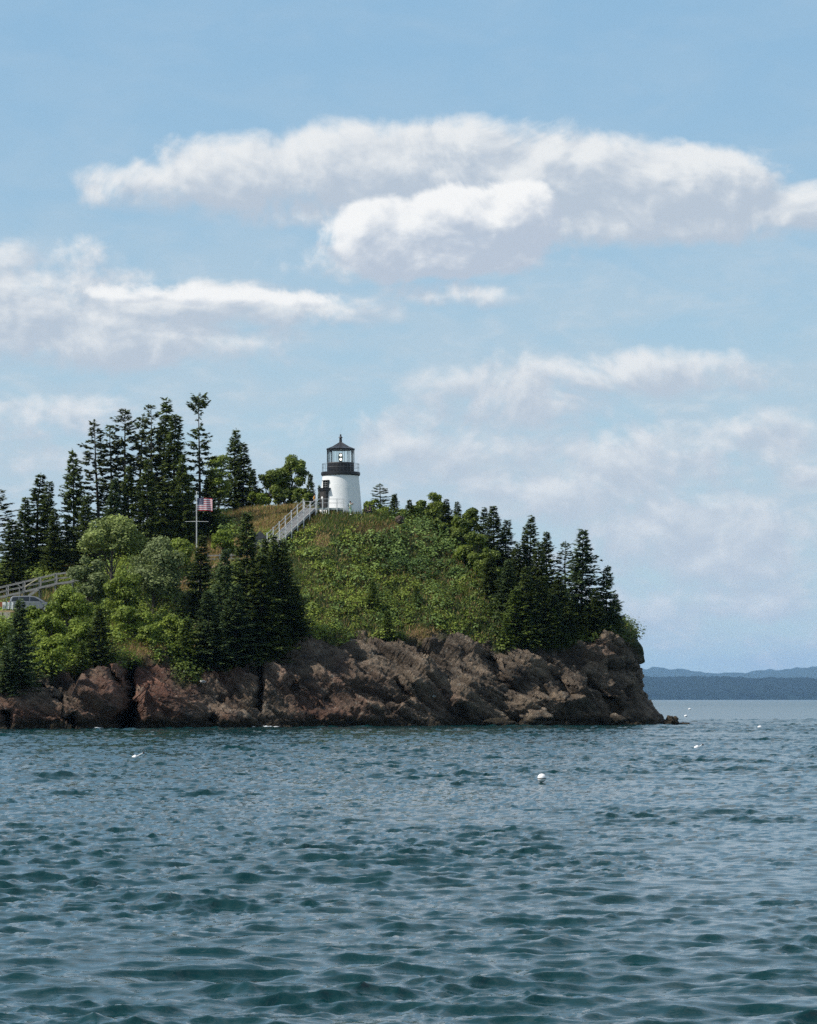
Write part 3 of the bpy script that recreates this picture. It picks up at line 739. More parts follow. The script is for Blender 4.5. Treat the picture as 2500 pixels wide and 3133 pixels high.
def leafy_proto(seed, rx, ry, rz, nblob, nleaf, leaf, mat, wind=0.0, flat=0.0, gap=0.0):
    """crown of leaf clumps about the origin; blobs spread through an ellipsoid"""
    rng = np.random.default_rng(seed)
    c = rvec(rng, nblob)*(rng.uniform(0.25, 1, nblob)**0.5*0.88)[:, None]
    c[:, 2] = np.where(c[:, 2] < -0.55, -c[:, 2], c[:, 2])
    c = c*np.array([rx, ry, rz])
    r = rng.uniform(0.13, 0.40, nblob)*(rx*ry*rz)**(1/3)
    w = r**2; w /= w.sum()
    bi = rng.choice(nblob, nleaf, p=w)
    d = rvec(rng, nleaf); d[:, 2] = np.where(rng.random(nleaf) < 0.45, np.abs(d[:, 2]), d[:, 2])
    pos = c[bi]+d*(r[bi]*rng.uniform(0.62, 1.12, nleaf))[:, None]*np.array([1.1, 1.1, 0.85])
    nrm = unit(d+rvec(rng, nleaf)*0.75+np.array([0, 0, 0.35]))
    dv = unit(np.cross(nrm, rvec(rng, nleaf))+np.array([wind, 0, 0.25*abs(wind)]))
    sv = unit(np.cross(dv, nrm))
    ln = leaf*rng.uniform(0.6, 1.4, nleaf); wd = ln*rng.uniform(0.42, 0.75, nleaf)
    tb = rng.normal(0, 0.13, nblob)
    return diamonds(pos, dv, sv, ln, wd), np.clip(rng.normal(0.45, 0.2, nleaf)+tb[bi], 0, 1), c, r
LEAFY = {}
def leafy_tree(name, px, top, D, wpx, kind, label, cat, group=None, hpx=None, seed=1, shape='round', depth=0.8, nleaf=None, bark='bark', tilt=0.0):
    """tree or shrub standing on the headland with crown between `top` and its foot"""
    D = near(px, D); p = spot(px, D); ztop = H0+(HY-top)/F*D; Ht = ztop-p.z
    crown_h = (hpx/F*D) if hpx else Ht*0.95
    rx = wpx/2/F*D; rz = crown_h/2
    cz = Ht-rz
    o = thing(name, label, cat, (p.x, p.y, p.z-0.1), 0.0, group); o.rotation_euler[1] = tilt
    area = rx*rx*depth+2*rx*rz
    n = int(1.35*nleaf) if nleaf else int(min(9000, max(900, 520*area)))
    leaf = {'leaf_willow': 0.30, 'leaf_grey': 0.28}.get(kind, 0.28)*(1.0 if rx > 1.2 else 0.75)
    q, t, c, r = leafy_proto(seed, rx*0.93, rx*depth, rz*0.95, max(9, int(9+area*1.0)), n, leaf, None, wind=0.9 if kind in ('leaf_willow', 'leaf_grey') else 0.15)
    q = q+np.array([0, 0, cz+0.1])
    m = MB(); rng = random.Random(seed)
    m.tube([(0, 0, -0.4), (0.05*Ht*0.1, 0, max(0.2, cz*0.5)), (0.1, 0, cz)], [0.03*Ht**0.8+0.03, 0.022*Ht**0.8+0.02, 0.03], 7)
    for k in range(min(12, len(c))):
        b = Vector((c[k][0], c[k][1], c[k][2]+cz)); a = Vector((0.03, 0, max(0.1, cz*rng.uniform(0.15, 0.8))))
        m.tube([a, a.lerp(b, 0.55)+Vector((0, 0, 0.15)), b], [0.045+0.004*Ht, 0.03, 0.012], 4, cap=False)
    m.build('trunk', M[bark], o)
    obj('crown', quads_mesh('crown', q, M[kind], t), o)
    return o

GR = 'tall spruces along the ridge'
# --- tall spruces of the ridge, left to right
spruce(-8, 1500, 382, 120, 'old', 0, 'thin spruce cut by the left edge of the picture', GR)
spruce(42, 1590, 374, 150, 'full', 1, 'broad dark spruce behind the ramp, leftmost of the whole ones', GR)
spruce(76, 1525, 380, 120, 'full', 0, 'dark spruce just left of the first pointed double top', GR)
spruce(108, 1450, 383, 135, 'narrow', 1, 'pointed spruce with ragged leaning top, second peak from the left edge', GR, 0.03)
spruce(143, 1476, 381, 105, 'narrow', 0, 'short blunt spruce in the dip between two taller peaks at the left', GR)
spruce(168, 1560, 376, 110, 'full', 2, 'low dark spruce filling the stand behind the boardwalk ramp', GR)
spruce(226, 1375, 384, 140, 'full', 1, 'full pointed spruce standing left of the gappy tall one', GR)
spruce(262, 1520, 377, 110, 'full', 0, 'mid-height spruce between the pointed one and the gappy one', GR)
spruce(301, 1294, 386, 120, 'old', 1, 'tall gappy spruce with sky between its branches, first of the high row', GR)
spruce(340, 1303, 389, 105, 'sparse', 0, 'thin spruce directly left of the one with crooked top', GR)
spruce(381, 1253, 387, 130, 'old', 2, 'tall spruce with crooked leaning top above the round bright tree', GR, 0.02)
spruce(427, 1272, 390, 105, 'sparse', 1, 'thin bare-stemmed spruce in the middle of the high row', GR)
spruce(466, 1240, 386, 110, 'old', 0, 'tall spruce pressed against the left of the highest dense spruce', GR)
spruce(498, 1221, 388, 135, 'narrow', 2, 'highest dense spruce of the row, left of the tufted one', GR)
spruce(531, 1274, 384, 150, 'narrow', 0, 'dark spruce on the right shoulder of the dense row', GR)
spruce(560, 1395, 380, 120, 'full', 2, 'lower dark spruce between the dense row and the tufted spruce', GR)
spruce(450, 1400, 378, 130, 'full', 1, 'dark spruce in front of the dense row behind the willow', GR)
spruce(395, 1430, 379, 120, 'full', 0, 'shaded spruce low in the dense row above the bright round crown', GR)
spruce(345, 1465, 378, 110, 'blue', 0, 'shaded spruce low behind the left of the bright round crown', GR)
spruce(612, 1211, 386, 150, 'tuft', 0, 'tallest spruce with bare upper stem and a tuft on top, above the flag', GR)
spruce(640, 1440, 384, 100, 'full', 0, 'spruce directly right of the flag, below the tufted one', GR)
spruce(717, 1311, 402, 120, 'full', 1, 'pointed spruce between the tufted spruce and the lighthouse', GR)
spruce(744, 1355, 401, 95, 'narrow', 1, 'slimmer spruce leaning on the right of a pointed spruce, left of the grassy mound', GR)
spruce(775, 1440, 400, 60, 'small', 0, 'short spruce at the top left of the dry grassy mound', GR)
spruce(950, 1452, 399, 46, 'small', 1, 'small spruce on the skyline just left of the lighthouse door', GR)
spruce(977, 1487, 401, 26, 'small', 2, 'tiny thin spruce top beside the left wall of the lighthouse', GR)
# --- right of the lighthouse
GS = 'spruces on the right slope'
spruce(1163, 1478, 396, 60, 'sparse', 2, 'thin bare-topped spruce right of the lighthouse', GS)
spruce(1205, 1513, 396, 56, 'small', 0, 'small pointed spruce, second on the skyline right of the lighthouse', GS)
spruce(1253, 1530, 397, 46, 'small', 1, 'small spruce at the start of the wooded skyline, third right of the lighthouse', GS)
spruce(1362, 1527, 400, 70, 'narrow', 1, 'slim spruce behind the tall leafy bush on the skyline', GS)
spruce(1398, 1536, 401, 80, 'full', 2, 'dark spruce between two leafy crowns on the right skyline', GS)
spruce(1477, 1553, 402, 70, 'narrow', 2, 'narrow spruce top left of the big dark spruce', GS)
spruce(1511, 1551, 401, 130, 'full', 0, 'big dark spruce at the corner of the right skyline', GS)
spruce(1546, 1592, 403, 95, 'narrow', 0, 'dark spruce just right of the big corner spruce', GS)
spruce(1580, 1660, 403, 90, 'full', 1, 'low spruce in the dip of the right skyline', GS)
spruce(1604, 1612, 405, 55, 'narrow', 1, 'short thin spire left of the tall thin spire', GS)
spruce(1621, 1578, 405, 90, 'narrow', 2, 'tall thin spire spruce in the middle of the right skyline', GS)
spruce(1648, 1660, 404, 100, 'full', 2, 'dense spruce between two spires on the right', GS)
spruce(1673, 1630, 407, 110, 'full', 0, 'dense pointed spruce right of the tall thin spire', GS)
spruce(1729, 1657, 409, 75, 'sparse', 3, 'gappy spruce with a knotted top left of the large free-standing one', GS)
spruce(1712, 1750, 405, 110, 'full', 1, 'lower dark spruce below the gappy knotted one', GS)
spruce(1780, 1622, 411, 160, 'blue', 1, 'large free-standing spruce near the cliff end', GS)
spruce(1853, 1732, 414, 110, 'blue', 2, 'last full spruce before the cliff end', GS)
spruce(1822, 1800, 411, 85, 'full', 2, 'short spruce between the two large ones at the cliff end', GS)
spruce(1884, 1818, 416, 62, 'narrow', 0, 'small wind-bent spruce at the very edge of the cliff', GS, 0.06)
GT = 'spruces below the right skyline'
spruce(1500, 1690, 393, 120, 'full', 1, 'dark spruce below the big corner spruce', GT)
spruce(1555, 1715, 395, 120, 'blue', 0, 'dark spruce right of the yellow-green bush', GT)
spruce(1612, 1735, 396, 120, 'full', 2, 'dark spruce below the tall thin spire', GT)
spruce(1660, 1765, 399, 115, 'full', 0, 'shaded spruce beneath the dense pointed spruce', GT)
spruce(1575, 1800, 389.5, 120, 'light', 0, 'dark spruce in the middle of the right slope above the light ones', GT)
spruce(1640, 1815, 393, 115, 'blue', 1, 'dark spruce between the light ones and the shaded one', GT)
spruce(1700, 1820, 398, 110, 'blue', 2, 'dark spruce under the gappy knotted one', GT)
spruce(1618, 1868, 389.5, 120, 'light', 0, 'lighter green spruce at the rock edge, left of another light one', GT)
spruce(1690, 1862, 394.5, 110, 'light', 1, 'lighter green spruce on the rock edge, furthest right of the light ones', GT)
spruce(1745, 1870, 400, 100, 'full', 2, 'small dark spruce in the shade near the cliff end', GT)
spruce(1550, 1885, 383.5, 110, 'light', 1, 'low spreading light spruce above the reddish rock', GT)
spruce(1790, 1862, 404, 95, 'full', 1, 'shaded low spruce under the large free-standing one', GT)
spruce(1835, 1880, 408, 80, 'blue', 0, 'shaded low spruce under the last full one', GT)
spruce(1275, 1790, 376, 130, 'light', 0, 'dark young spruce in the middle of the leafy slope', GT)
spruce(1140, 1775, 367, 120, 'light', 1, 'dark young spruce in the shrubs below the lighthouse', GT)
spruce(1185, 1865, 361, 150, 'light', 0, 'dull green spruce low on the slope above the rock shadow', GT)
# --- dark clump in front of the stairs
GC = 'dark spruces in front of the stairs'
spruce(757, 1572, 345, 180, 'full', 0, 'tallest spruce of the dark clump, left of the stairs', GC)
spruce(838, 1636, 348, 120, 'full', 1, 'spruce whose top touches the foot of the stairs', GC)
spruce(866, 1655, 349, 170, 'full', 2, 'rightmost tall spruce of the dark clump, its shadow on the shrubs', GC)
spruce(812, 1652, 348.5, 110, 'full', 0, 'spruce hiding the lowest steps, left of the one touching the stairs', GC)
spruce(682, 1682, 344, 130, 'blue', 0, 'pointed lower spruce between the two taller ones of the dark clump', GC)
spruce(610, 1638, 350, 120, 'narrow', 1, 'slender spruce at the foot of the flagpole', GC)
spruce(800, 1700, 344, 200, 'full', 0, 'wide spruce in the heart of the dark clump', GC)
spruce(720, 1790, 341, 190, 'blue', 1, 'wide spruce with drooping boughs low in the dark clump', GC)
spruce(905, 1790, 350, 190, 'full', 1, 'low spruce on the shaded right side of the dark clump', GC)
spruce(640, 1810, 340, 180, 'blue', 2, 'broad blue-green spruce low on the left of the dark clump', GC)
spruce(570, 1890, 337, 160, 'light', 1, 'greener spruce spreading at the left foot of the dark clump', GC)
spruce(850, 1850, 346, 190, 'full', 2, 'shaded spruce at the right foot of the dark clump', GC)
spruce(785, 1900, 342, 170, 'blue', 0, 'lowest spruce in the middle of the dark clump over the rocks', GC)
# --- left foreground
GL = 'spruces in the left shrubs'
spruce(60, 1833, 316, 145, 'blue', 2, 'lone dark spruce in front of the van', GL)
spruce(305, 1860, 328, 160, 'full', 1, 'dull dark spruce among the green shrubs above the cleft', GL)
spruce(250, 1960, 324, 110, 'light', 0, 'small spruce over the rock left of the cleft', GL)
spruce(20, 1985, 314, 110, 'blue', 1, 'low spreading spruce at the left foot of the lone dark one', GL)
# --- leafy trees
leafy_tree('leafy_tree', 340, 1572, 354, 222, 'leaf_willow', 'bright round-crowned tree below the tall spruces', 'tree', seed=11, hpx=150, nleaf=8000)
leafy_tree('leafy_tree', 468, 1636, 349, 190, 'leaf_grey', 'wind-swept grey-green tree right of the bright round one', 'tree', seed=12, hpx=230, nleaf=9000)
leafy_tree('leafy_tree', 270, 1688, 347, 130, 'leaf_grey', 'upright grey-green tree below the bright round crown', 'tree', seed=13, hpx=200, nleaf=5500)
leafy_tree('leafy_tree', 375, 1745, 344, 150, 'leaf', 'mid-green tree in the hollow between the grey-green ones', 'tree', seed=14, hpx=170, nleaf=6000)
leafy_tree('leafy_tree', 885, 1380, 402, 85, 'leaf_dark', 'tall wind-bent leafy tree left of the lighthouse', 'tree', seed=15, nleaf=5200, tilt=0.10)
leafy_tree('leafy_tree', 822, 1440, 400, 90, 'leaf_dark', 'lower leafy tree on the mound beside the wind-bent one', 'tree', seed=16, nleaf=3800)
leafy_tree('leafy_tree', 850, 1418, 401, 75, 'leaf_dark', 'leafy tree filling the gap left of the wind-bent one', 'tree', seed=41, nleaf=3600, tilt=0.06)
leafy_tree('leafy_bush', 790, 1500, 399, 80, 'leaf', 'leafy bush at the left end of the mound top', 'bush', seed=42, nleaf=2400)
leafy_tree('leafy_bush', 935, 1505, 399, 70, 'leaf', 'leafy bush on the mound top right of the wind-bent tree', 'bush', seed=43, nleaf=2200)
leafy_tree('leafy_bush', 868, 1500, 399, 90, 'leaf_dark', 'leafy bush at the foot of the wind-bent tree', 'bush', seed=44, nleaf=2600)
leafy_tree('leafy_tree', 915, 1490, 399, 70, 'leaf_dark', 'leafy bush behind the stair top', 'bush', seed=17, nleaf=1800)
leafy_tree('leafy_tree', 668, 1385, 396, 85, 'leaf', 'yellow-green tree peeping out behind the tufted spruce', 'tree', seed=18, nleaf=3600)
leafy_tree('leafy_tree', 1332, 1507, 401, 80, 'leaf_dark', 'tall leafy bush, highest of the right skyline', 'tree', seed=19, nleaf=3600)
leafy_tree('leafy_tree', 1296, 1530, 399, 80, 'leaf_dark', 'leafy bush left of the highest one on the right skyline', 'bush', seed=20, nleaf=3000)
leafy_tree('leafy_tree', 1437, 1545, 401, 75, 'leaf_dark', 'leafy crown between dark spruces on the right skyline', 'tree', seed=21, nleaf=3200)
leafy_tree('leafy_tree', 1382, 1580, 397, 120, 'leaf', 'olive green bush below the right skyline', 'bush', seed=22, nleaf=3800)
leafy_tree('leafy_tree', 1143, 1528, 394, 85, 'leaf', 'loose leafy bush directly right of the lighthouse', 'bush', seed=23, nleaf=2600)
leafy_tree('leafy_tree', 1482, 1708, 391, 85, 'leaf_bright', 'yellow-green bush against the dark spruces on the right', 'bush', seed=24, nleaf=3400)
leafy_tree('leafy_tree', 1545, 1830, 390, 70, 'leaf', 'pale leafy bush at the rock edge left of the light spruces', 'bush', seed=25, nleaf=2400)
leafy_tree('leafy_bush', 680, 1622, 372, 95, 'leaf_bright', 'bright rounded bush right of the flagpole', 'bush', seed=26, nleaf=2600)
leafy_tree('leafy_bush', 545, 1645, 366, 100, 'leaf', 'green bush left of the flagpole foot', 'bush', seed=27, nleaf=2600)
leafy_tree('leafy_bush', 212, 1800, 337, 150, 'leaf_bright', 'bright green bush right of the van', 'bush', seed=28, nleaf=5000)
leafy_tree('leafy_bush', 150, 1870, 330, 130, 'leaf_bright', 'bright green bush in front of the van bonnet', 'bush', seed=29, nleaf=4200)
leafy_tree('leafy_bush', 235, 1895, 328, 120, 'leaf_bright', 'yellow-green bush left of the dull dark spruce', 'bush', seed=30, nleaf=4200)
leafy_tree('leafy_bush', 160, 1955, 322, 130, 'leaf_bright', 'low yellow-green bush at the rock edge left of the cleft', 'bush', seed=31, nleaf=3800)
leafy_tree('leafy_bush', 405, 1850, 337, 130, 'leaf', 'green bush right of the dull dark spruce', 'bush', seed=32, nleaf=4200)
leafy_tree('leafy_bush', 460, 1905, 334, 110, 'leaf', 'green bush above the dry grass over the red rock', 'bush', seed=33, nleaf=3200)
leafy_tree('leafy_bush', 525, 1880, 339, 130, 'leaf', 'dim green bush beside the foot of the dark spruce clump', 'bush', seed=34, nleaf=3600)
leafy_tree('leafy_bush', 15, 1905, 325, 130, 'leaf_bright', 'bright bush at the left picture edge below the timber rail', 'bush', seed=35, nleaf=3400)
leafy_tree('leafy_bush', 548, 1968, 336, 95, 'leaf_bright', 'small yellow-green bush over the red rock', 'bush', seed=36, nleaf=2200)

for (px_, tp_, w_, k_, sd_, lb_) in ((1178, 1552, 70, 'leaf', 51, 'low leafy bush between the bare-topped spruce and the small pointed one'), (1232, 1562, 80, 'leaf', 52, 'low leafy bush under the small spruces right of the lighthouse'), (1268, 1548, 75, 'leaf_dark', 53, 'leafy bush left of the wooded skyline, behind the sumac'),
                              (1410, 1566, 80, 'leaf_dark', 54, 'dark leafy bush in front of the skyline spruces'), (1345, 1590, 100, 'leaf_dark', 55, 'dark leafy bush below the highest leafy one'), (1455, 1620, 100, 'leaf_dark', 56, 'dark leafy bush left of the big corner spruce'),
                              (1420, 1660, 90, 'leaf', 57, 'green bush above the yellow-green one'), (1500, 1660, 90, 'leaf_dark', 58, 'dark leafy bush at the foot of the big corner spruce')):
    leafy_tree('leafy_bush', px_, tp_, 394 if tp_ < 1600 else 390, w_, k_, lb_, 'bush', seed=sd_, nleaf=2400)
leafy_tree('leafy_bush', 100, 1853, 340, 90, 'leaf_bright', 'low bright bush hiding the wheels of the van', 'bush', seed=59, nleaf=2200)
leafy_tree('leafy_bush', 168, 1832, 341, 80, 'leaf_bright', 'bright bush hiding the front end of the van', 'bush', seed=60, nleaf=2200)

# ------------------------------------------------------------------ thicket, ferns and grass on the slopes
def scatter():
    rng = np.random.default_rng(77)
    ni, nj = HS.shape
    Q = HQ
    # area of every grid cell
    e1 = Q[1:, :-1]-Q[:-1, :-1]; e2 = Q[:-1, 1:]-Q[:-1, :-1]
    A = np.linalg.norm(np.cross(e1, e2), axis=2)
    ok = (HROCK[:-1, :-1] < 0.45) & (HT[:-1, :-1] < 7.35) & (HT[:-1, :-1] > 2.4) & (HPX[:-1, :-1] > -70) & (HPX[:-1, :-1] < 1940)
    A = np.where(ok, A, 0).ravel()
    cells = A.cumsum(); tot = cells[-1]
    def pick(n):
        c = np.searchsorted(cells, rng.random(n)*tot); i, j = np.unravel_index(np.minimum(c, len(cells)-1), (ni-1, nj-1))
        u = rng.random((n, 2))
        P = Q[i, j]+(Q[i+1, j]-Q[i, j])*u[:, :1]+(Q[i, j+1]-Q[i, j])*u[:, 1:]
        return P, HPX[i, j], HPY[i, j], HT[i, j]
    def inside(px, py, regs):
        m = np.zeros(len(px))
        for (bx, by, rx, ry) in regs: m = np.maximum(m, 1.25-(((px-bx)/rx)**2+((py-by)/ry)**2))
        return m
    n = int(tot*0.80)
    P, px, py, T = pick(n)
    dry = inside(px, py, DRY); green = inside(px, py, [(1040, 1592, 120, 34), (960, 1600, 40, 30)])
    # clear the boardwalk, parking place, plateau
    clear = ((np.abs(px-1040) < 95) & (py < 1572)) | ((px < 190) & (py > 1800) & (py < 1880) & (P[:, 1] > 343)) | ((P[:, 1] > 372) & (np.abs(px-1045) < 80))
    bush = (dry < 0.15) & (green < 0.1) & ~clear
    sumac = inside(px, py, [(1330, 1690, 190, 80), (1180, 1640, 60, 25)])+rng.normal(size=n)*0.25 > 0.2
    fern = (inside(px, py, [(1020, 1760, 200, 90), (940, 1690, 70, 60), (1270, 1850, 120, 70), (1420, 1850, 90, 60)])+rng.normal(size=n)*0.3 > 0.25) & ~sumac
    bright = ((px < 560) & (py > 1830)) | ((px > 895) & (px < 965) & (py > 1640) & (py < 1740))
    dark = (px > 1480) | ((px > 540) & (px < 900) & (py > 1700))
    clumps = {'sumac_thicket': (bush & sumac & ~dark, 'leaf_blue', 0.32, 'blue-green sumac thicket on the slope right of the lighthouse', 'sumac'),
              'fern_thicket': (bush & fern & ~dark & ~bright, 'leaf', 0.22, 'green ferny thicket below the lighthouse', 'thicket'),
              'bright_thicket': (bush & bright & ~dark, 'leaf_bright', 0.27, 'bright green low shrubs over the left cliff and beside the stairs', 'shrubs'),
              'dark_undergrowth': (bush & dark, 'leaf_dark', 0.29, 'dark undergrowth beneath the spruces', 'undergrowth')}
    rest = bush & ~sumac & ~fern & ~bright & ~dark
    clumps['shrub_thicket'] = (rest, 'leaf', 0.25, 'mixed green shrub thicket covering the slope', 'thicket')
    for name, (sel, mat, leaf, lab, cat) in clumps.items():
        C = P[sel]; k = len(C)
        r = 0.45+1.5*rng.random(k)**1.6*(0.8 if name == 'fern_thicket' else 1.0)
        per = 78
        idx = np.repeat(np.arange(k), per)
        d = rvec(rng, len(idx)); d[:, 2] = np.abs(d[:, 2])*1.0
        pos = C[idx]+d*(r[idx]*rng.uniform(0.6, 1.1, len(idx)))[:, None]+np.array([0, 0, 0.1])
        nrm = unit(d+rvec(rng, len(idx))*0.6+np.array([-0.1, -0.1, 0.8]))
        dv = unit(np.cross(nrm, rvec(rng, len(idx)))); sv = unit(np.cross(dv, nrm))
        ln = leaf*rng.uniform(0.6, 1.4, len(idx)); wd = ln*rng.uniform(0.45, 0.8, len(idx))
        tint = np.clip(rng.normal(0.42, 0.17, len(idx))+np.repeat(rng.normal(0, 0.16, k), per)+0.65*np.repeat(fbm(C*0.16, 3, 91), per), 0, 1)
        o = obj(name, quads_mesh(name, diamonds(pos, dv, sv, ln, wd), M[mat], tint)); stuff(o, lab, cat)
    # grass
    def blades(name, mat, sel_fn, dens, hgt, lab):
        P_, px_, py_, T_ = pick(int(tot*dens)); s_ = sel_fn(px_, py_, P_); C = P_[s_]; k = len(C)
        dv = unit(rvec(rng, k)*0.45+np.array([0.18, 0, 1.0])); sv = unit(np.cross(dv, rvec(rng, k)))
        ln = hgt*rng.uniform(0.5, 1.3, k); wd = rng.uniform(0.05, 0.11, k)
        t = np.clip(rng.normal(0.5, 0.2, k)+0.55*fbm(C*0.35, 3, 17), 0, 1)
        o = obj(name, quads_mesh(name, diamonds(C, dv, sv, ln, wd), M[mat], t)); stuff(o, lab, 'grass')
    plate = lambda px_, py_, P_: ~((P_[:, 1] > 377.2) & (np.abs(px_-1042) < 70))
    blades('dry_grass', 'dry', lambda a, b, p: (inside(a, b, DRY)+rng.normal(size=len(a))*0.2 > 0.1) & plate(a, b, p), 26, 0.55, 'straw-coloured dry grass on the mound and in patches on the slope')
    blades('green_grass', 'grass', lambda a, b, p: (inside(a, b, [(1045, 1595, 135, 42), (960, 1605, 50, 30), (110, 1880, 120, 25)])+rng.normal(size=len(a))*0.3 > 0.1) & plate(a, b, p), 24, 0.6, 'long green grass in front of the lighthouse')
scatter()

# ------------------------------------------------------------------ lighthouse
def pxm(D): return F/D
def glass_material():
    m = bpy.data.materials.new('lantern_glass'); m.use_nodes = True; nt = m.node_tree
    for n in list(nt.nodes): nt.nodes.remove(n)
    o = nt.nodes.new('ShaderNodeOutputMaterial'); t = nt.nodes.new('ShaderNodeBsdfTransparent'); g = nt.nodes.new('ShaderNodeBsdfGlossy')
    t.inputs[0].default_value = (0.93, 0.96, 0.95, 1); g.inputs['Roughness'].default_value = 0.03
    fr = nt.nodes.new('ShaderNodeFresnel'); fr.inputs[0].default_value = 1.5
    mx = nt.nodes.new('ShaderNodeMixShader'); nt.links.new(fr.outputs[0], mx.inputs[0]); nt.links.new(t.outputs[0], mx.inputs[1]); nt.links.new(g.outputs[0], mx.inputs[2])
    nt.links.new(mx.outputs[0], o.inputs[0]); return m
def lamp_material():
    m, nt, b = material('lit_lens_glass'); b.inputs['Base Color'].default_value = (0.9, 0.88, 0.8, 1); b.inputs['Emission Color'].default_value = (1, 0.93, 0.8, 1); b.inputs['Emission Strength'].default_value = 2.2; return m
def tower_material():
    m, nt, b = material('whitewashed_brick'); L = nt.links
    tc = nnew(nt, 'ShaderNodeTexCoord')
    nz = nnew(nt, 'ShaderNodeTexNoise'); nz.inputs['Scale'].default_value = 1.2; nz.inputs['Detail'].default_value = 7; L.new(tc.outputs['Object'], nz.inputs['Vector'])
    mp = nnew(nt, 'ShaderNodeMapping'); mp.inputs['Scale'].default_value = (3.0, 3.0, 0.35); L.new(tc.outputs['Object'], mp.inputs[0])
    st = nnew(nt, 'ShaderNodeTexNoise'); st.inputs['Scale'].default_value = 2.0; st.inputs['Detail'].default_value = 5; L.new(mp.outputs[0], st.inputs['Vector'])
    r = nnew(nt, 'ShaderNodeValToRGB'); r.color_ramp.elements[0].position = 0.28; r.color_ramp.elements[0].color = (0.74, 0.74, 0.72, 1); r.color_ramp.elements[1].position = 0.5; r.color_ramp.elements[1].color = (0.84, 0.84, 0.82, 1)
    mm = nnew(nt, 'ShaderNodeMath', operation='MULTIPLY_ADD'); L.new(st.outputs[0], mm.inputs[0]); mm.inputs[1].default_value = 0.5; L.new(nz.outputs[0], mm.inputs[2])
    m2 = nnew(nt, 'ShaderNodeMath', operation='MULTIPLY'); L.new(mm.outputs[0], m2.inputs[0]); m2.inputs[1].default_value = 0.68; L.new(m2.outputs[0], r.inputs[0])
    L.new(r.outputs[0], b.inputs['Base Color']); b.inputs['Roughness'].default_value = 0.7
    # courses of painted brick
    wv = nnew(nt, 'ShaderNodeTexNoise'); wv.inputs['Scale'].default_value = 2.2; wv.inputs['Detail'].default_value = 6
    mp2 = nnew(nt, 'ShaderNodeMapping'); mp2.inputs['Scale'].default_value = (1, 1, 3.2); L.new(tc.outputs['Object'], mp2.inputs[0]); L.new(mp2.outputs[0], wv.inputs['Vector'])
    bp = nnew(nt, 'ShaderNodeBump'); bp.inputs['Strength'].default_value = 0.3; bp.inputs['Distance'].default_value = 0.06; L.new(wv.outputs[0], bp.inputs['Height']); L.new(bp.outputs[0], b.inputs['Normal'])
    return m
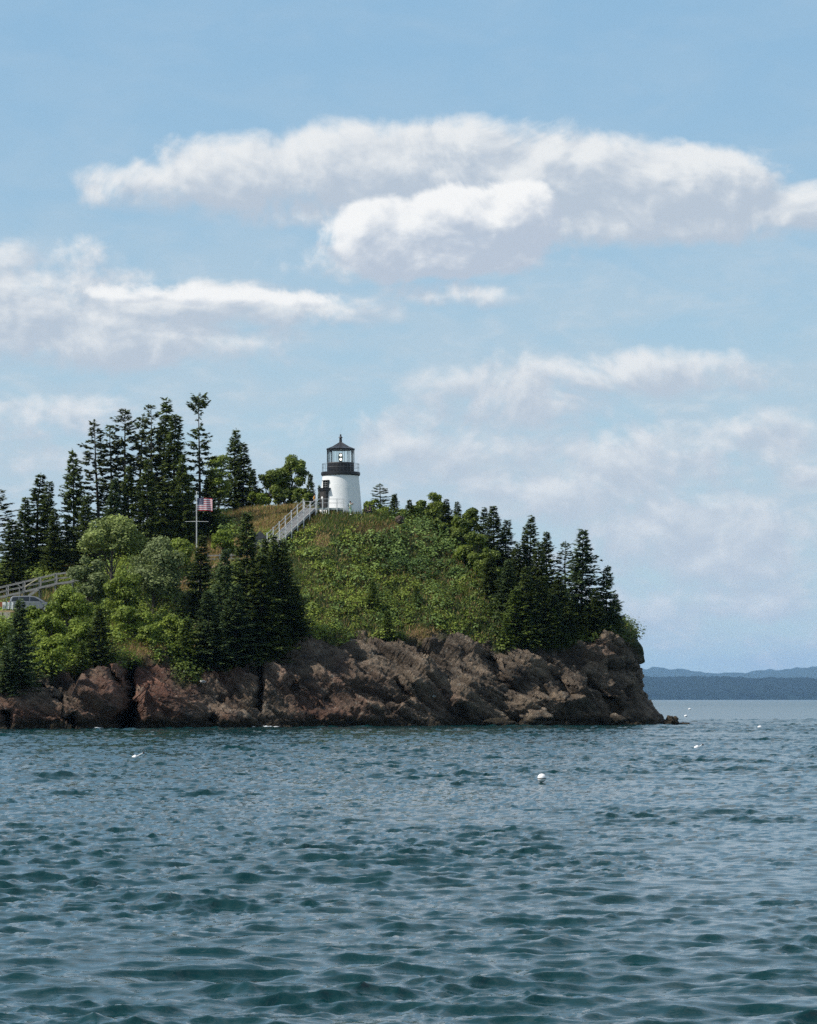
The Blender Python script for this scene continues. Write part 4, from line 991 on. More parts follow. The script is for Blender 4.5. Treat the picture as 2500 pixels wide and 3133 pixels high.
def lighthouse():
    D = 380.0; s = F/D                                            # 25 px per metre
    gz = W(1042, 1561, D).z
    x0 = (1042.3-CX)/F*D
    t = thing('lighthouse', 'white conical lighthouse with black lantern on top of the headland', 'lighthouse', (x0, D, gz))
    hT = (1561-1453)/s
    rb, rt = 2.58, 2.20
    m = MB(); m.lathe([(rb+0.10, -1.2), (rb, 0), ((rb+rt)/2+0.02, hT*0.5), (rt, hT)], 64)
    m.build('tower', tower_material(), t, True)
    z = hT
    g = MB(); g.lathe([(rt, z-0.14), (2.30, z-0.12), (2.40, z-0.02), (2.40, z+0.28), (2.30, z+0.33), (0.5, z+0.33)], 48); gal = g.build('gallery', M['black'], t, True)
    z += 0.33
    # gallery railing
    ra = MB()
    for zz, rr_ in ((z+1.0, 0.022), (z+0.55, 0.014)):
        pts = [(2.26*math.cos(a), 2.26*math.sin(a), zz) for a in [2*math.pi*k/40 for k in range(41)]]
        ra.tube(pts, [rr_]*41, 5, cap=False)
    ra.build('gallery_rail', M['darksteel'], gal)
    for k in range(32):
        a = 2*math.pi*k/32; MB().tube([(2.26*math.cos(a), 2.26*math.sin(a), z), (2.26*math.cos(a), 2.26*math.sin(a), z+1.0)], [0.011]*2, 5).build('baluster', M['darksteel'], gal)
    # lantern: 16 sides, one corner just left of centre as seen from the sea
    R = 1.67; n = 16; a0 = -math.pi/2+math.radians(-5.7)
    C = [Vector((R*math.cos(a0+2*math.pi*k/n), R*math.sin(a0+2*math.pi*k/n), 0)) for k in range(n)]
    hb = 1.06; hg = 1.66
    lw = MB(); lw.lathe([(R, z), (R, z+hb)], n, a0=a0); base = lw.build('lantern_wall', M['black'], t)
    for k in range(n):
        a, b = C[k], C[(k+1) % n]; mid = (a+b)/2; nrm = mid.normalized()
        MB().box(mid+nrm*0.012+Vector((0, 0, z+hb*0.45)), ((b-a).length*0.72, 0.03, hb*0.62), rz=math.atan2((b-a).y, (b-a).x)).build('wall_panel', M['black'], base)
    sill = MB(); sill.lathe([(R+0.03, z+hb), (R+0.05, z+hb+0.05), (R+0.03, z+hb+0.09), (R-0.07, z+hb+0.09), (R-0.07, z+hb)], n, a0=a0); sill.build('sill_ring', M['black'], base)
    zg = z+hb+0.09; gm = glass_material()
    for k in range(n):
        a, b = C[k], C[(k+1) % n]; mid = (a+b)/2*0.985
        e = (b-a)*0.47; MB().add([mid-e+Vector((0, 0, zg)), mid+e+Vector((0, 0, zg)), mid+e+Vector((0, 0, zg+hg)), mid-e+Vector((0, 0, zg+hg))], [(0, 1, 2, 3)]).build('pane', gm, t)
        MB().bar(Vector((a.x, a.y, zg)), Vector((a.x, a.y, zg+hg)), 0.045, 0.045).build('mullion', M['black'], t)
    zr = zg+hg
    ev = MB(); ev.lathe([(R-0.10, zr-0.10), (R+0.06, zr-0.10), (R+0.09, zr), (R-0.06, zr+0.02)], n, a0=a0); ev.build('eaves_ring', M['black'], t)
    top = 0.80
    roof = MB(); roof.lathe([(R-0.05, zr+0.015), (R+0.10, zr+0.02), (R*0.62, zr+0.30), (0.22, zr+top)], n, a0=a0); rf = roof.build('roof', M['roofblack'], t)
    for k in range(n):
        a = a0+2*math.pi*k/n
        p = [Vector((r_*math.cos(a), r_*math.sin(a), z_)) for r_, z_ in ((R+0.10, zr+0.03), (R*0.62, zr+0.31), (0.22, zr+top+0.01))]
        MB().tube(p, [0.022]*3, 4).build('roof_seam', M['roofblack'], rf)
    v = MB(); v.lathe([(0.22, zr+top-0.06), (0.19, zr+top), (0.15, zr+top+0.62)], 14); vent = v.build('vent_stack', M['black'], t, True)
    v = MB(); v.lathe([(0.28, zr+top+0.60), (0.26, zr+top+0.64), (0.10, zr+top+0.80), (0.08, zr+top+0.84)], 14); v.build('vent_cap', M['roofblack'], vent, True)
    MB().ball((0, 0, zr+top+0.93), 0.115, 12).build('vent_ball', M['black'], vent, True)
    MB().tube([(0, 0, zr+top+1.0), (0.04, 0, zr+top+1.6), (0.26, 0, zr+top+2.0)], [0.012, 0.01, 0.006], 5).build('lightning_rod', M['steel'], t)
    # lens: brass-framed barrel of glass with two lit bull's-eyes on a pedestal
    le = MB(); le.lathe([(0.10, 0.0), (0.20, 0.12), (0.26, 0.40), (0.28, 0.55), (0.26, 0.70), (0.20, 0.98), (0.10, 1.08)], 20, c=(0, 0, zg+0.12))
    lens = le.build('lens', M['lensglass'], t, True)
    for dz in (0.32, 0.78):
        MB().ball((0.01, -0.165, zg+0.12+dz), 0.17, 14, sc=(0.9, 0.75, 1.12)).build('bulls_eye', lamp_material(), lens, True)
    for dx in (-0.29, 0.29):
        MB().tube([(dx*0.6, -0.1, zg+0.12), (dx, -0.1, zg+0.67), (dx*0.6, -0.1, zg+1.2)], [0.02]*3, 5).build('lens_frame', M['brass'], lens)
    MB().tube([(0, 0, z+0.02), (0, 0, zg+0.14)], [0.2, 0.14], 12).build('lens_pedestal', M['brass'], t)
    # doorway on the left front
    th = math.radians(-51)                                      # about the tower, from the viewer's side
    def frame_pt(r, z_, off=0.0):
        n_ = Vector((math.sin(th), -math.cos(th), 0)); u = Vector((math.cos(th), math.sin(th), 0))
        return n_*r+u*off+Vector((0, 0, z_))
    rz = th
    tw = lambda z_: rb+(rt-rb)*z_/hT
    dz0, dh = 0.20, 2.08
    MB().box(frame_pt(tw(1)-0.05, dz0+dh/2), (1.25, 0.70, dh), rz=rz).build('door_surround', M['charcoal'], t)
    do = MB().box(frame_pt(tw(1)+0.315, dz0+dh/2-0.06), (0.86, 0.05, dh-0.24), rz=rz).build('door', M['door'], t)
    for zz in (0.42, 1.25): MB().box(frame_pt(tw(1)+0.345, dz0+zz), (0.62, 0.02, 0.6 if zz < 1 else 0.8), rz=rz).build('door_panel', M['door'], do)
    w = MB(); c_ = frame_pt(tw(1)+0.37, dz0+1.18)
    w.ball((0, 0, 0), 0.16, 14, sc=(1, 0.25, 1.15)); wr = w.build('door_medallion', M['white'], do, True); wr.location = c_; wr.rotation_euler = (0, 0, rz)
    hd = MB(); hd.box(frame_pt(tw(2.4)+0.10, dz0+dh+0.12), (1.62, 0.80, 0.24), rz=rz)
    hd.box(frame_pt(tw(2.4)+0.10, dz0+dh+0.28), (1.80, 0.92, 0.08), rz=rz); hd.build('door_hood', M['black'], t)
    # window over the door
    wz = 3.02
    MB().box(frame_pt(tw(wz)-0.02, wz, 0.10), (0.86, 0.22, 0.92), rz=rz).build('window_pane', M['darkglass'], t)
    wf = MB()
    for dx in (-0.45, 0.45): wf.box(frame_pt(tw(wz)+0.03, wz, 0.10+dx), (0.09, 0.20, 0.96), rz=rz)
    wf = wf.build('window_frame', M['charcoal'], t)
    MB().box(frame_pt(tw(wz)+0.05, wz+0.50, 0.10), (1.10, 0.26, 0.11), rz=rz).build('lintel', M['charcoal'], wf)
    MB().box(frame_pt(tw(wz)+0.05, wz-0.50, 0.10), (1.06, 0.26, 0.09), rz=rz).build('sill', M['charcoal'], wf)
    for k in (-0.23, 0.0, 0.23): MB().box(frame_pt(tw(wz)+0.10, wz+k, 0.10), (0.82, 0.025, 0.04), rz=rz).build('muntin', M['muntin'], wf)
    MB().box(frame_pt(tw(wz)+0.10, wz, 0.10), (0.035, 0.02, 0.92), rz=rz).build('muntin', M['muntin'], wf)
    return t, gz
M['darksteel'] = plain('dark_grey_pipe', (0.15, 0.155, 0.16), 0.5, 0.3)
M['lensglass'] = plain('lens_glass', (0.42, 0.38, 0.30), 0.12, 0.3)
M['brass'] = plain('aged_brass', (0.30, 0.20, 0.08), 0.4, 0.7)
M['charcoal'] = plain('charcoal_paint', (0.028, 0.027, 0.026), 0.6)
M['door'] = plain('dark_brown_door', (0.048, 0.042, 0.038), 0.55)
M['muntin'] = plain('grey_muntin', (0.24, 0.24, 0.23), 0.6)
LH, LZ = lighthouse()

# ------------------------------------------------------------------ stairs and platform
def stairs():
    dz_top = W(960, 1554, 376.8).z
    u = Vector((0.5, 0.866, 0)); v = Vector((0.866, -0.5, 0))         # up the flight; towards the near side
    Lp = Vector(((931-CX)/F*377.3, 377.3, dz_top)); wdt = 1.47
    st = thing('staircase', 'long grey wooden staircase with white posts climbing to the lighthouse', 'staircase', (Lp.x, Lp.y, dz_top))
    nspan = 6; run = 1.36; rise = 0.745; nstep = nspan*4
    def P(t, w, z=0): return -u*(t*run)+v*(w*wdt)+Vector((0, 0, -t*rise+z))
    for k in range(nstep):
        t = (k+0.5)/4
        c = P(t, 0.5, 0.0); c.z = -(k+1)/4*rise+0.02
        b = MB(); R = Matrix((v, u, Vector((0, 0, 1)))).transposed()
        b.box(c, (wdt, run/4+0.03, 0.04), M=R); b.build('tread', M['deckwood'], st)
        c2 = P(k/4, 0.5, 0.0); c2.z = -(k+0.5)/4*rise+0.0
        MB().box(c2+Vector((0, 0, -0.005)), (wdt-0.04, 0.025, rise/4-0.055), M=R).build('riser', M['riser'], st)
    for w in (0.0, 1.0):
        a = P(-0.05, w, -0.16); b_ = P(nspan+0.1, w, -0.16)
        off = v*(0.05 if w else -0.05)
        MB().bar(a+off, b_+off, 0.07, 0.30).build('stringer', M['deckwood'], st)
    for w in (0.0, 1.0):
        off = v*(0.14 if w else -0.14)
        for k in range(nspan+1):
            p = P(k, w)+off; g = ground(Lp.x+p.x, Lp.y+p.y)-dz_top
            zb = min(p.z-0.4, g-0.2)
            MB().bar(Vector((p.x, p.y, zb)), Vector((p.x, p.y, p.z+1.12)), 0.13, 0.13).build('post', M['whitewood'], st)
        for hz_, th in ((1.0, 0.055), (0.55, 0.045)):
            MB().tube([P(0, w, hz_)+off*0.55, P(nspan, w, hz_)+off*0.55], [th*0.6]*2, 6).build('handrail', M['steel'], st)
    # platform
    pf = thing('platform', 'grey timber landing with white railing in front of the lighthouse door', 'platform', (Lp.x, Lp.y, dz_top))
    xr = (1052-CX)/F*376-Lp.x
    y0 = -0.78
    n = 24
    x_a = 0.05
    for k in range(n):
        x = x_a+(k+0.5)*(xr-x_a)/n
        y1 = 4.0 if x < 1.55 else 0.55
        ya = y0 if x > 1.3 else y0*max(0, (x-0.0)/1.3)+0.05
        MB().box((x, (ya+y1)/2, -0.03), ((xr-x_a)/n-0.02, y1-ya, 0.05)).build('deck_board', M['deckwood'], pf)
    MB().box(((1.3+xr)/2, y0-0.04, -0.12), (xr-1.3, 0.06, 0.22)).build('fascia', M['fascia'], pf)
    pts = [(1.55, y0-0.1), (2.25, y0-0.1), (3.0, y0-0.1), (4.0, y0-0.1), (xr+0.0, y0-0.1)]
    for (x, y) in pts:
        g = ground(Lp.x+x, Lp.y+y)-dz_top
        MB().bar(Vector((x, y, min(g-0.2, -0.6))), Vector((x, y, 1.10)), 0.11, 0.11).build('post', M['whitewood'], pf)
    for zz in (1.06, 0.58):
        MB().tube([(pts[0][0], y0-0.1, zz), (xr, y0-0.1, zz)], [0.03]*2, 6).build('railing', M['steel'], pf)
        MB().tube([(-0.15, 0.15, zz), (-0.1, 3.9, zz)], [0.03]*2, 6).build('railing', M['steel'], pf)
        MB().tube([(-0.1, 3.9, zz), (1.4, 4.0, zz)], [0.03]*2, 6).build('railing', M['steel'], pf)
    for (x, y) in ((-0.13, 1.3), (-0.12, 2.6), (-0.1, 3.9), (0.6, 3.95), (1.4, 4.0)):
        MB().bar(Vector((x, y, -0.8)), Vector((x, y, 1.10)), 0.11, 0.11).build('post', M['whitewood'], pf)
    return Lp, dz_top
M['riser'] = plain('grey_riser', (0.22, 0.22, 0.225), 0.8, var=0.2, scale=7)
M['fascia'] = plain('green_grey_fascia', (0.34, 0.38, 0.36), 0.7)
STAIR_TOP, DECK_Z = stairs()

# ------------------------------------------------------------------ flagpole and flag
def flag():
    D = 366.0; p = spot(602, D); zt = W(602, 1508, D).z
    f = thing('flagpole', 'tall white flagpole with crossed yardarm', 'flagpole', tuple(p))
    h = zt-p.z
    MB().tube([(0, 0, -0.3), (0, 0, h)], [0.06, 0.045], 10).build('pole', M['whitewood'], f, True)
    MB().ball((0, 0, h+0.07), 0.09, 10).build('ball', M['white'], f, True)
    zy = W(602, 1596, D).z-p.z; hw = 36/F*D
    MB().tube([(-hw, 0, zy), (0, -0.02, zy+0.03), (hw, 0, zy)], [0.022, 0.035, 0.022], 6).build('yardarm', M['whitewood'], f)
    MB().tube([(-0.12, -0.05, h-0.05), (-0.13, -0.05, 1.4)], [0.008]*2, 4).build('halyard', M['steel'], f)
    # flag, blowing to the right with ripples
    z1 = W(602, 1523, D).z; z0 = W(602, 1562, D).z; Lf = 47/F*D; Hf = z1-z0
    fl = thing('flag', 'striped red and white flag with starry blue canton flying from the pole', 'flag', (p.x+0.07, p.y, z0))
    def S(a, b):
        droop = -0.06*Hf*a*a-0.02*math.sin(a*7)
        return Vector((Lf*a*0.98, 0.10*math.sin(a*8.5+b*1.2)*a**0.6+0.03*math.sin(a*17), b*Hf+droop*(0.9+0.2*b)))
    na = 26
    m = MB()
    for r in range(13):
        for k in range(na):
            if r >= 6 and k < na*0.42-0.5: continue
            q = [S(k/na, r/13), S((k+1)/na, r/13), S((k+1)/na, (r+1)/13), S(k/na, (r+1)/13)]
            m.add(q, [(0, 1, 2, 3)], 0 if r % 2 == 0 else 1)
    m.build('stripes', [M['flagred'], M['flagwhite']], fl)
    m = MB(); kc = int(na*0.42-0.5)+1
    for r in range(6, 13):
        for k in range(kc):
            m.add([S(k/na, r/13), S((k+1)/na, r/13), S((k+1)/na, (r+1)/13), S(k/na, (r+1)/13)], [(0, 1, 2, 3)])
    m.build('canton', M['flagblue'], fl)
    m = MB(); amax = kc/na
    for r in range(9):
        cnt = 6 if r % 2 == 0 else 5
        for k in range(cnt):
            a = amax*((k+0.5)/6 if cnt == 6 else (k+1)/6); b = 6/13+(7/13)*(r+0.7)/9.4
            for yo in (-0.006, 0.006):
                vs_ = []
                for q in range(10):
                    an = math.pi/2+q*math.pi/5; rr = 0.030 if q % 2 == 0 else 0.012
                    w = S(a+rr*math.cos(an)/Lf, b+rr*math.sin(an)/Hf); w.y += yo; vs_.append(w)
                m.add(vs_, [tuple(range(10))])
    so = m.build('stars', M['flagwhite'], fl); so['kind'] = 'stuff'
M['flagred'] = plain('flag_red', (0.42, 0.03, 0.05), 0.8); M['flagwhite'] = plain('flag_white', (0.74, 0.72, 0.74), 0.8); M['flagblue'] = plain('flag_blue', (0.022, 0.028, 0.085), 0.8)
flag()

# ------------------------------------------------------------------ boardwalk, rails, shed, van at the left
def boardwalk():
    D = 352.0
    w = thing('boardwalk_ramp', 'weathered wooden boardwalk ramp with railings rising behind the van', 'boardwalk', tuple(spot(120, D)))
    o = Vector(w.location)
    px = [-40, 20, 71, 120, 169, 221, 275]
    tops = [1803, 1789, 1777, 1765, 1753, 1747, 1742]; deck = [1835, 1823, 1811, 1799, 1787, 1779, 1772]
    for row, dd in ((0, 0.0), (1, 1.55)):
        for i, x in enumerate(px):
            p = W(x, tops[i], D); p.y += dd; g = ground(p.x, p.y)
            MB().bar(Vector((p.x, p.y, min(g-0.3, W(x, deck[i], D).z-0.3)))-o, Vector((p.x, p.y, p.z))-o, 0.12, 0.12).build('post', M['paleboard'], w)
        for fz in (0.93, 0.5):
            for i in range(len(px)-1):
                a = W(px[i], deck[i]+(tops[i]-deck[i])*fz, D); b = W(px[i+1], deck[i+1]+(tops[i+1]-deck[i+1])*fz, D)
                a.y += dd-0.10+0.20*row; b.y += dd-0.10+0.20*row
                MB().bar(a-o, b-o, 0.04, 0.09 if fz > 0.9 else 0.07).build('rail', M['paleboard'], w)
        for i in range(len(px)-1):
            a = W(px[i], deck[i], D); b = W(px[i+1], deck[i+1], D); a.y += dd-0.12+0.24*row; b.y += dd-0.12+0.24*row
            MB().bar(a-o, b-o, 0.06, 0.20).build('side_beam', M['paleboard'], w)
    for i in range(len(px)-1):
        for k in range(8):
            t = (k+0.5)/8
            a = W(px[i]+(px[i+1]-px[i])*t, deck[i]+(deck[i+1]-deck[i])*t, D)-o
            MB().box(a+Vector((0, 0.775, 0.10)), (2.0/8-0.02+0.0, 1.6, 0.04)).build('deck_board', M['greywood'], w)
    # lower flight down to the parking place
    a = W(118, 1802, D)-o; b = W(88, 1824, D)-o
    MB().bar(a+Vector((0, -0.2, 0)), b+Vector((0, -0.2, 0)), 0.06, 0.30).build('stringer', M['paleboard'], w)
    a = W(115, 1771, D)-o; b = W(77, 1795, D)-o
    MB().bar(a+Vector((0, -0.2, 0)), b+Vector((0, -0.2, 0)), 0.05, 0.10).build('handrail', M['paleyellow'], w)
    MB().bar(W(60, 1800, D)-o+Vector((0, -0.25, 0)), W(60, 1830, D)-o+Vector((0, -0.25, 0)), 0.10, 0.10).build('post', M['paleboard'], w)
    MB().bar(W(48, 1781, D)-o+Vector((0, -0.3, 0)), W(69, 1801, D)-o+Vector((0, -0.3, 0)), 0.07, 0.08).build('brace', M['paleboard'], w)
M['paleboard'] = plain('pale_grey_boards', (0.27, 0.26, 0.25), 0.85, var=0.3, scale=6)
M['paleyellow'] = plain('fresh_timber', (0.62, 0.53, 0.36), 0.8, var=0.15, scale=6)
boardwalk()

def van():
    D = 346.0; c = W(98, 1868, D); L_, Wd = 5.1, 1.95
    z = ground(c.x, D)
    z = max(z, c.z-0.15)
    v = thing('minivan', 'silver minivan with tinted windows parked below the boardwalk ramp', 'van', (c.x+0.05, D, z))
    # side outline (x forward = right)
    body = [(-2.55, 0.42), (-2.60, 0.80), (-2.55, 1.02), (-2.44, 1.16), (1.05, 1.14), (1.62, 1.06), (2.25, 0.92), (2.50, 0.74), (2.55, 0.45), (2.45, 0.28), (-2.45, 0.28)]
    cab = [(-2.46, 1.12), (-2.30, 1.60), (-2.05, 1.74), (-0.4, 1.78), (0.35, 1.70), (0.75, 1.55), (1.62, 1.06), (1.05, 1.12)]
    def prism(pts, hw0, hw1, zref):
        m = MB(); n = len(pts); vs_ = []
        for s_ in (-1, 1):
            for (x, zz) in pts:
                f = np.interp(zz, [zref[0], zref[1]], [hw0, hw1]); vs_.append((x, s_*f, zz))
        fs = [tuple(range(n)), tuple(range(2*n-1, n-1, -1))]+[(i, i+n, (i+1) % n+n, (i+1) % n) for i in range(n)]
        m.add(vs_, fs); return m
    bo = prism(body, 0.97, 0.94, (0.3, 1.15)).build('body', M['silver'], v)
    ca = prism(cab, 0.93, 0.74, (1.12, 1.76)).build('cabin', M['silver'], v)
    for o_ in (bo, ca):
        bv = o_.modifiers.new('bevel', 'BEVEL'); bv.width = 0.06; bv.segments = 3; bv.limit_method = 'ANGLE'
    def side_win(pts, s_):
        m = MB(); q = [(x, s_*(np.interp(zz, [1.12, 1.76], [0.93, 0.74])+0.012), zz) for x, zz in pts]
        m.add(q, [tuple(range(len(q)))]); return m
    for s_ in (-1, 1):
        for pts in ([(-2.22, 1.18), (-2.10, 1.60), (-1.45, 1.65), (-1.45, 1.18)], [(-1.38, 1.18), (-1.38, 1.65), (-0.25, 1.67), (-0.25, 1.18)], [(-0.17, 1.18), (-0.17, 1.66), (0.35, 1.60), (0.95, 1.28), (1.02, 1.18)]):
            side_win(pts, s_).build('side_window', M['darkglass'], v)
        for x in (-1.55, 1.55):
            wh = MB(); wh.tube([(x, s_*0.78, 0.30), (x, s_*0.99, 0.30)], [0.34]*2, 20); t_ = wh.build('wheel', M['tyre'], v)
            MB().tube([(x, s_*0.98, 0.30), (x, s_*1.0, 0.30)], [0.20]*2, 16).build('rim', M['steel'], t_)
        MB().box((-2.52, s_*0.80, 1.0), (0.16, 0.22, 0.36)).build('tail_light', M['redlamp'], v)
        MB().box((2.40, s_*0.70, 0.80), (0.2, 0.35, 0.14)).build('headlight', M['white'], v)
        MB().box((0.95, s_*1.02, 1.22), (0.12, 0.16, 0.12)).build('wing_mirror', M['silver'], v)
        MB().box((-0.2, s_*0.975, 0.98), (0.18, 0.02, 0.03)).build('door_handle', M['steel'], v)
    ws = MB(); ws.add([(0.80, -0.74, 1.54), (0.80, 0.74, 1.54), (1.62, 0.86, 1.10), (1.62, -0.86, 1.10)], [(0, 1, 2, 3)]); o_ = ws.build('windscreen', M['darkglass'], v); o_.location = (0.02, 0, 0.02)
    rw = MB(); rw.add([(-2.47, -0.80, 1.22), (-2.47, 0.80, 1.22), (-2.34, 0.70, 1.58), (-2.34, -0.70, 1.58)], [(0, 1, 2, 3)]); o_ = rw.build('rear_window', M['darkglass'], v); o_.location = (-0.03, 0, 0)
    MB().box((-2.58, 0, 0.50), (0.14, 1.7, 0.22)).build('bumper', M['silver'], v)
    # white slatted barrier and orange board beside it, timber kerb in front
    c = W(24, 1866, 344.0); g = c.z
    b = thing('barrier', 'white panelled barrier behind the tail of the van', 'barrier', (c.x, 344.0, g))
    for x in (-0.42, 0.0, 0.42): MB().box((x, 0, 0.48), (0.36, 0.06, 0.78)).build('panel', M['white'], b)
    for x in (-0.21, 0.21): MB().bar((x-0.05, -0.06, 0.0), (x+0.06, -0.06, 0.95), 0.05, 0.06).build('stay', M['charcoal'], b)
    for x in (-0.55, 0.55): MB().box((x, 0.05, 0.3), (0.08, 0.4, 0.6)).build('foot', M['whitewood'], b)
    c2 = W(0, 1864, 344.0)
    ob = thing('notice_board', 'orange-brown board at the left picture edge beside the white barrier', 'board', (c2.x, 344.0, g))
    MB().box((0, 0, 0.62), (0.75, 0.05, 0.55)).build('board', M['amber'], ob)
    for x in (-0.3, 0.3): MB().box((x, 0.04, 0.2), (0.08, 0.08, 0.9)).build('leg', M['greywood'], ob)
    k = W(5, 1872, 342.5)
    tr = thing('timber_rail', 'low tan timber rail on stone blocks along the parking place', 'rail', (k.x, 342.5, k.z-0.5))
    MB().box((0.0, 0, 0.56), (2.9, 0.20, 0.20)).build('beam', M['log'], tr)
    for x in (-1.2, -0.3, 0.6): MB().box((x, 0.0, 0.10), (0.75, 0.32, 0.72)).build('block', M['stone'], tr)
van()

def path_things():
    D = 362.0
    r = thing('path_railing', 'short grey railing beside the pinkish path below the flagpole', 'railing', tuple(spot(540, D)))
    o = Vector(r.location)
    for x, t, bt in ((513, 1785, 1825), (556, 1782, 1815), (600, 1772, 1805), (651, 1762, 1795)):
        MB().bar(W(x, t, D)-o, W(x, bt+25, D)-o, 0.14, 0.14).build('post', M['paleboard'], r)
    for (a, b) in (((505, 1792), (570, 1786)), ((570, 1786), (655, 1766))):
        MB().bar(W(a[0], a[1], D)-o+Vector((0, -0.1, 0)), W(b[0], b[1], D)-o+Vector((0, -0.1, 0)), 0.06, 0.20).build('rail', M['paleboard'], r)
    D = 369.0
    l = thing('boardwalk_landing', 'weathered wooden walkway seen between spruces left of the stairs', 'boardwalk', tuple(spot(680, D)))
    o = Vector(l.location)
    for py in (1699, 1710): MB().bar(W(632, py+1, D)-o, W(735, py-1, D)-o, 0.06, 0.13).build('rail', M['paleboard'], l)
    MB().bar(W(632, 1732, D)-o, W(735, 1728, D)-o, 0.08, 0.26).build('side_beam', M['paleboard'], l)
    for x in (636, 672, 708, 733): MB().bar(W(x, 1694, D)-o+Vector((0, 0.1, 0)), W(x, 1760, D)-o+Vector((0, 0.1, 0)), 0.14, 0.14).build('post', M['paleboard'], l)
    for k in range(14):
        a = W(636+k*7, 1727, D)-o; MB().box(a+Vector((0, 0.8, 0.12)), (0.25, 1.4, 0.04)).build('deck_board', M['greywood'], l)
    # draped gravel path
    pts = [(470, 363.5), (510, 363.0), (560, 363.2), (610, 364.5), (660, 366.5), (720, 368.2)]
    vs_ = []; fs = []; n = 0
    for i in range(len(pts)-1):
        for k in range(6):
            t = k/6; px_ = pts[i][0]+(pts[i+1][0]-pts[i][0])*t; d = pts[i][1]+(pts[i+1][1]-pts[i][1])*t
            for w in (-1.0, 0.0, 1.0):
                x = (px_-CX)/F*d; y = d+w; vs_.append((x, y, ground(x, y)+0.10))
            n += 1
    for i in range(n-1):
        for w in range(2): a = i*3+w; fs.append((a, a+3, a+4, a+1))
    me = bpy.data.meshes.new('gravel_path'); me.from_pydata(vs_, [], fs); me.materials.append(M['path']); o_ = structure(obj('gravel_path', me)); o_['label'] = 'pinkish gravel path below the flagpole'
    # small roof between the spruces
    D = 372.0; c = W(797, 1672, D)
    s = thing('shed', 'small hut with a dark grey gable roof between the spruces and the stairs', 'shed', (c.x, D, c.z-1.2))
    MB().box((0, 0, 0.9), (1.5, 1.8, 2.6)).build('wall', M['greywood'], s)
    m = MB(); m.add([(-0.95, -1.1, 2.15), (0.95, -1.1, 2.15), (0, -1.1, 3.0), (-0.95, 1.1, 2.15), (0.95, 1.1, 2.15), (0, 1.1, 3.0)], [(0, 1, 2), (5, 4, 3), (0, 2, 5, 3), (1, 4, 5, 2), (0, 3, 4, 1)]); m.build('roof', M['slate'], s)
M['slate'] = plain('dark_slate', (0.05, 0.052, 0.058), 0.7)
path_things()

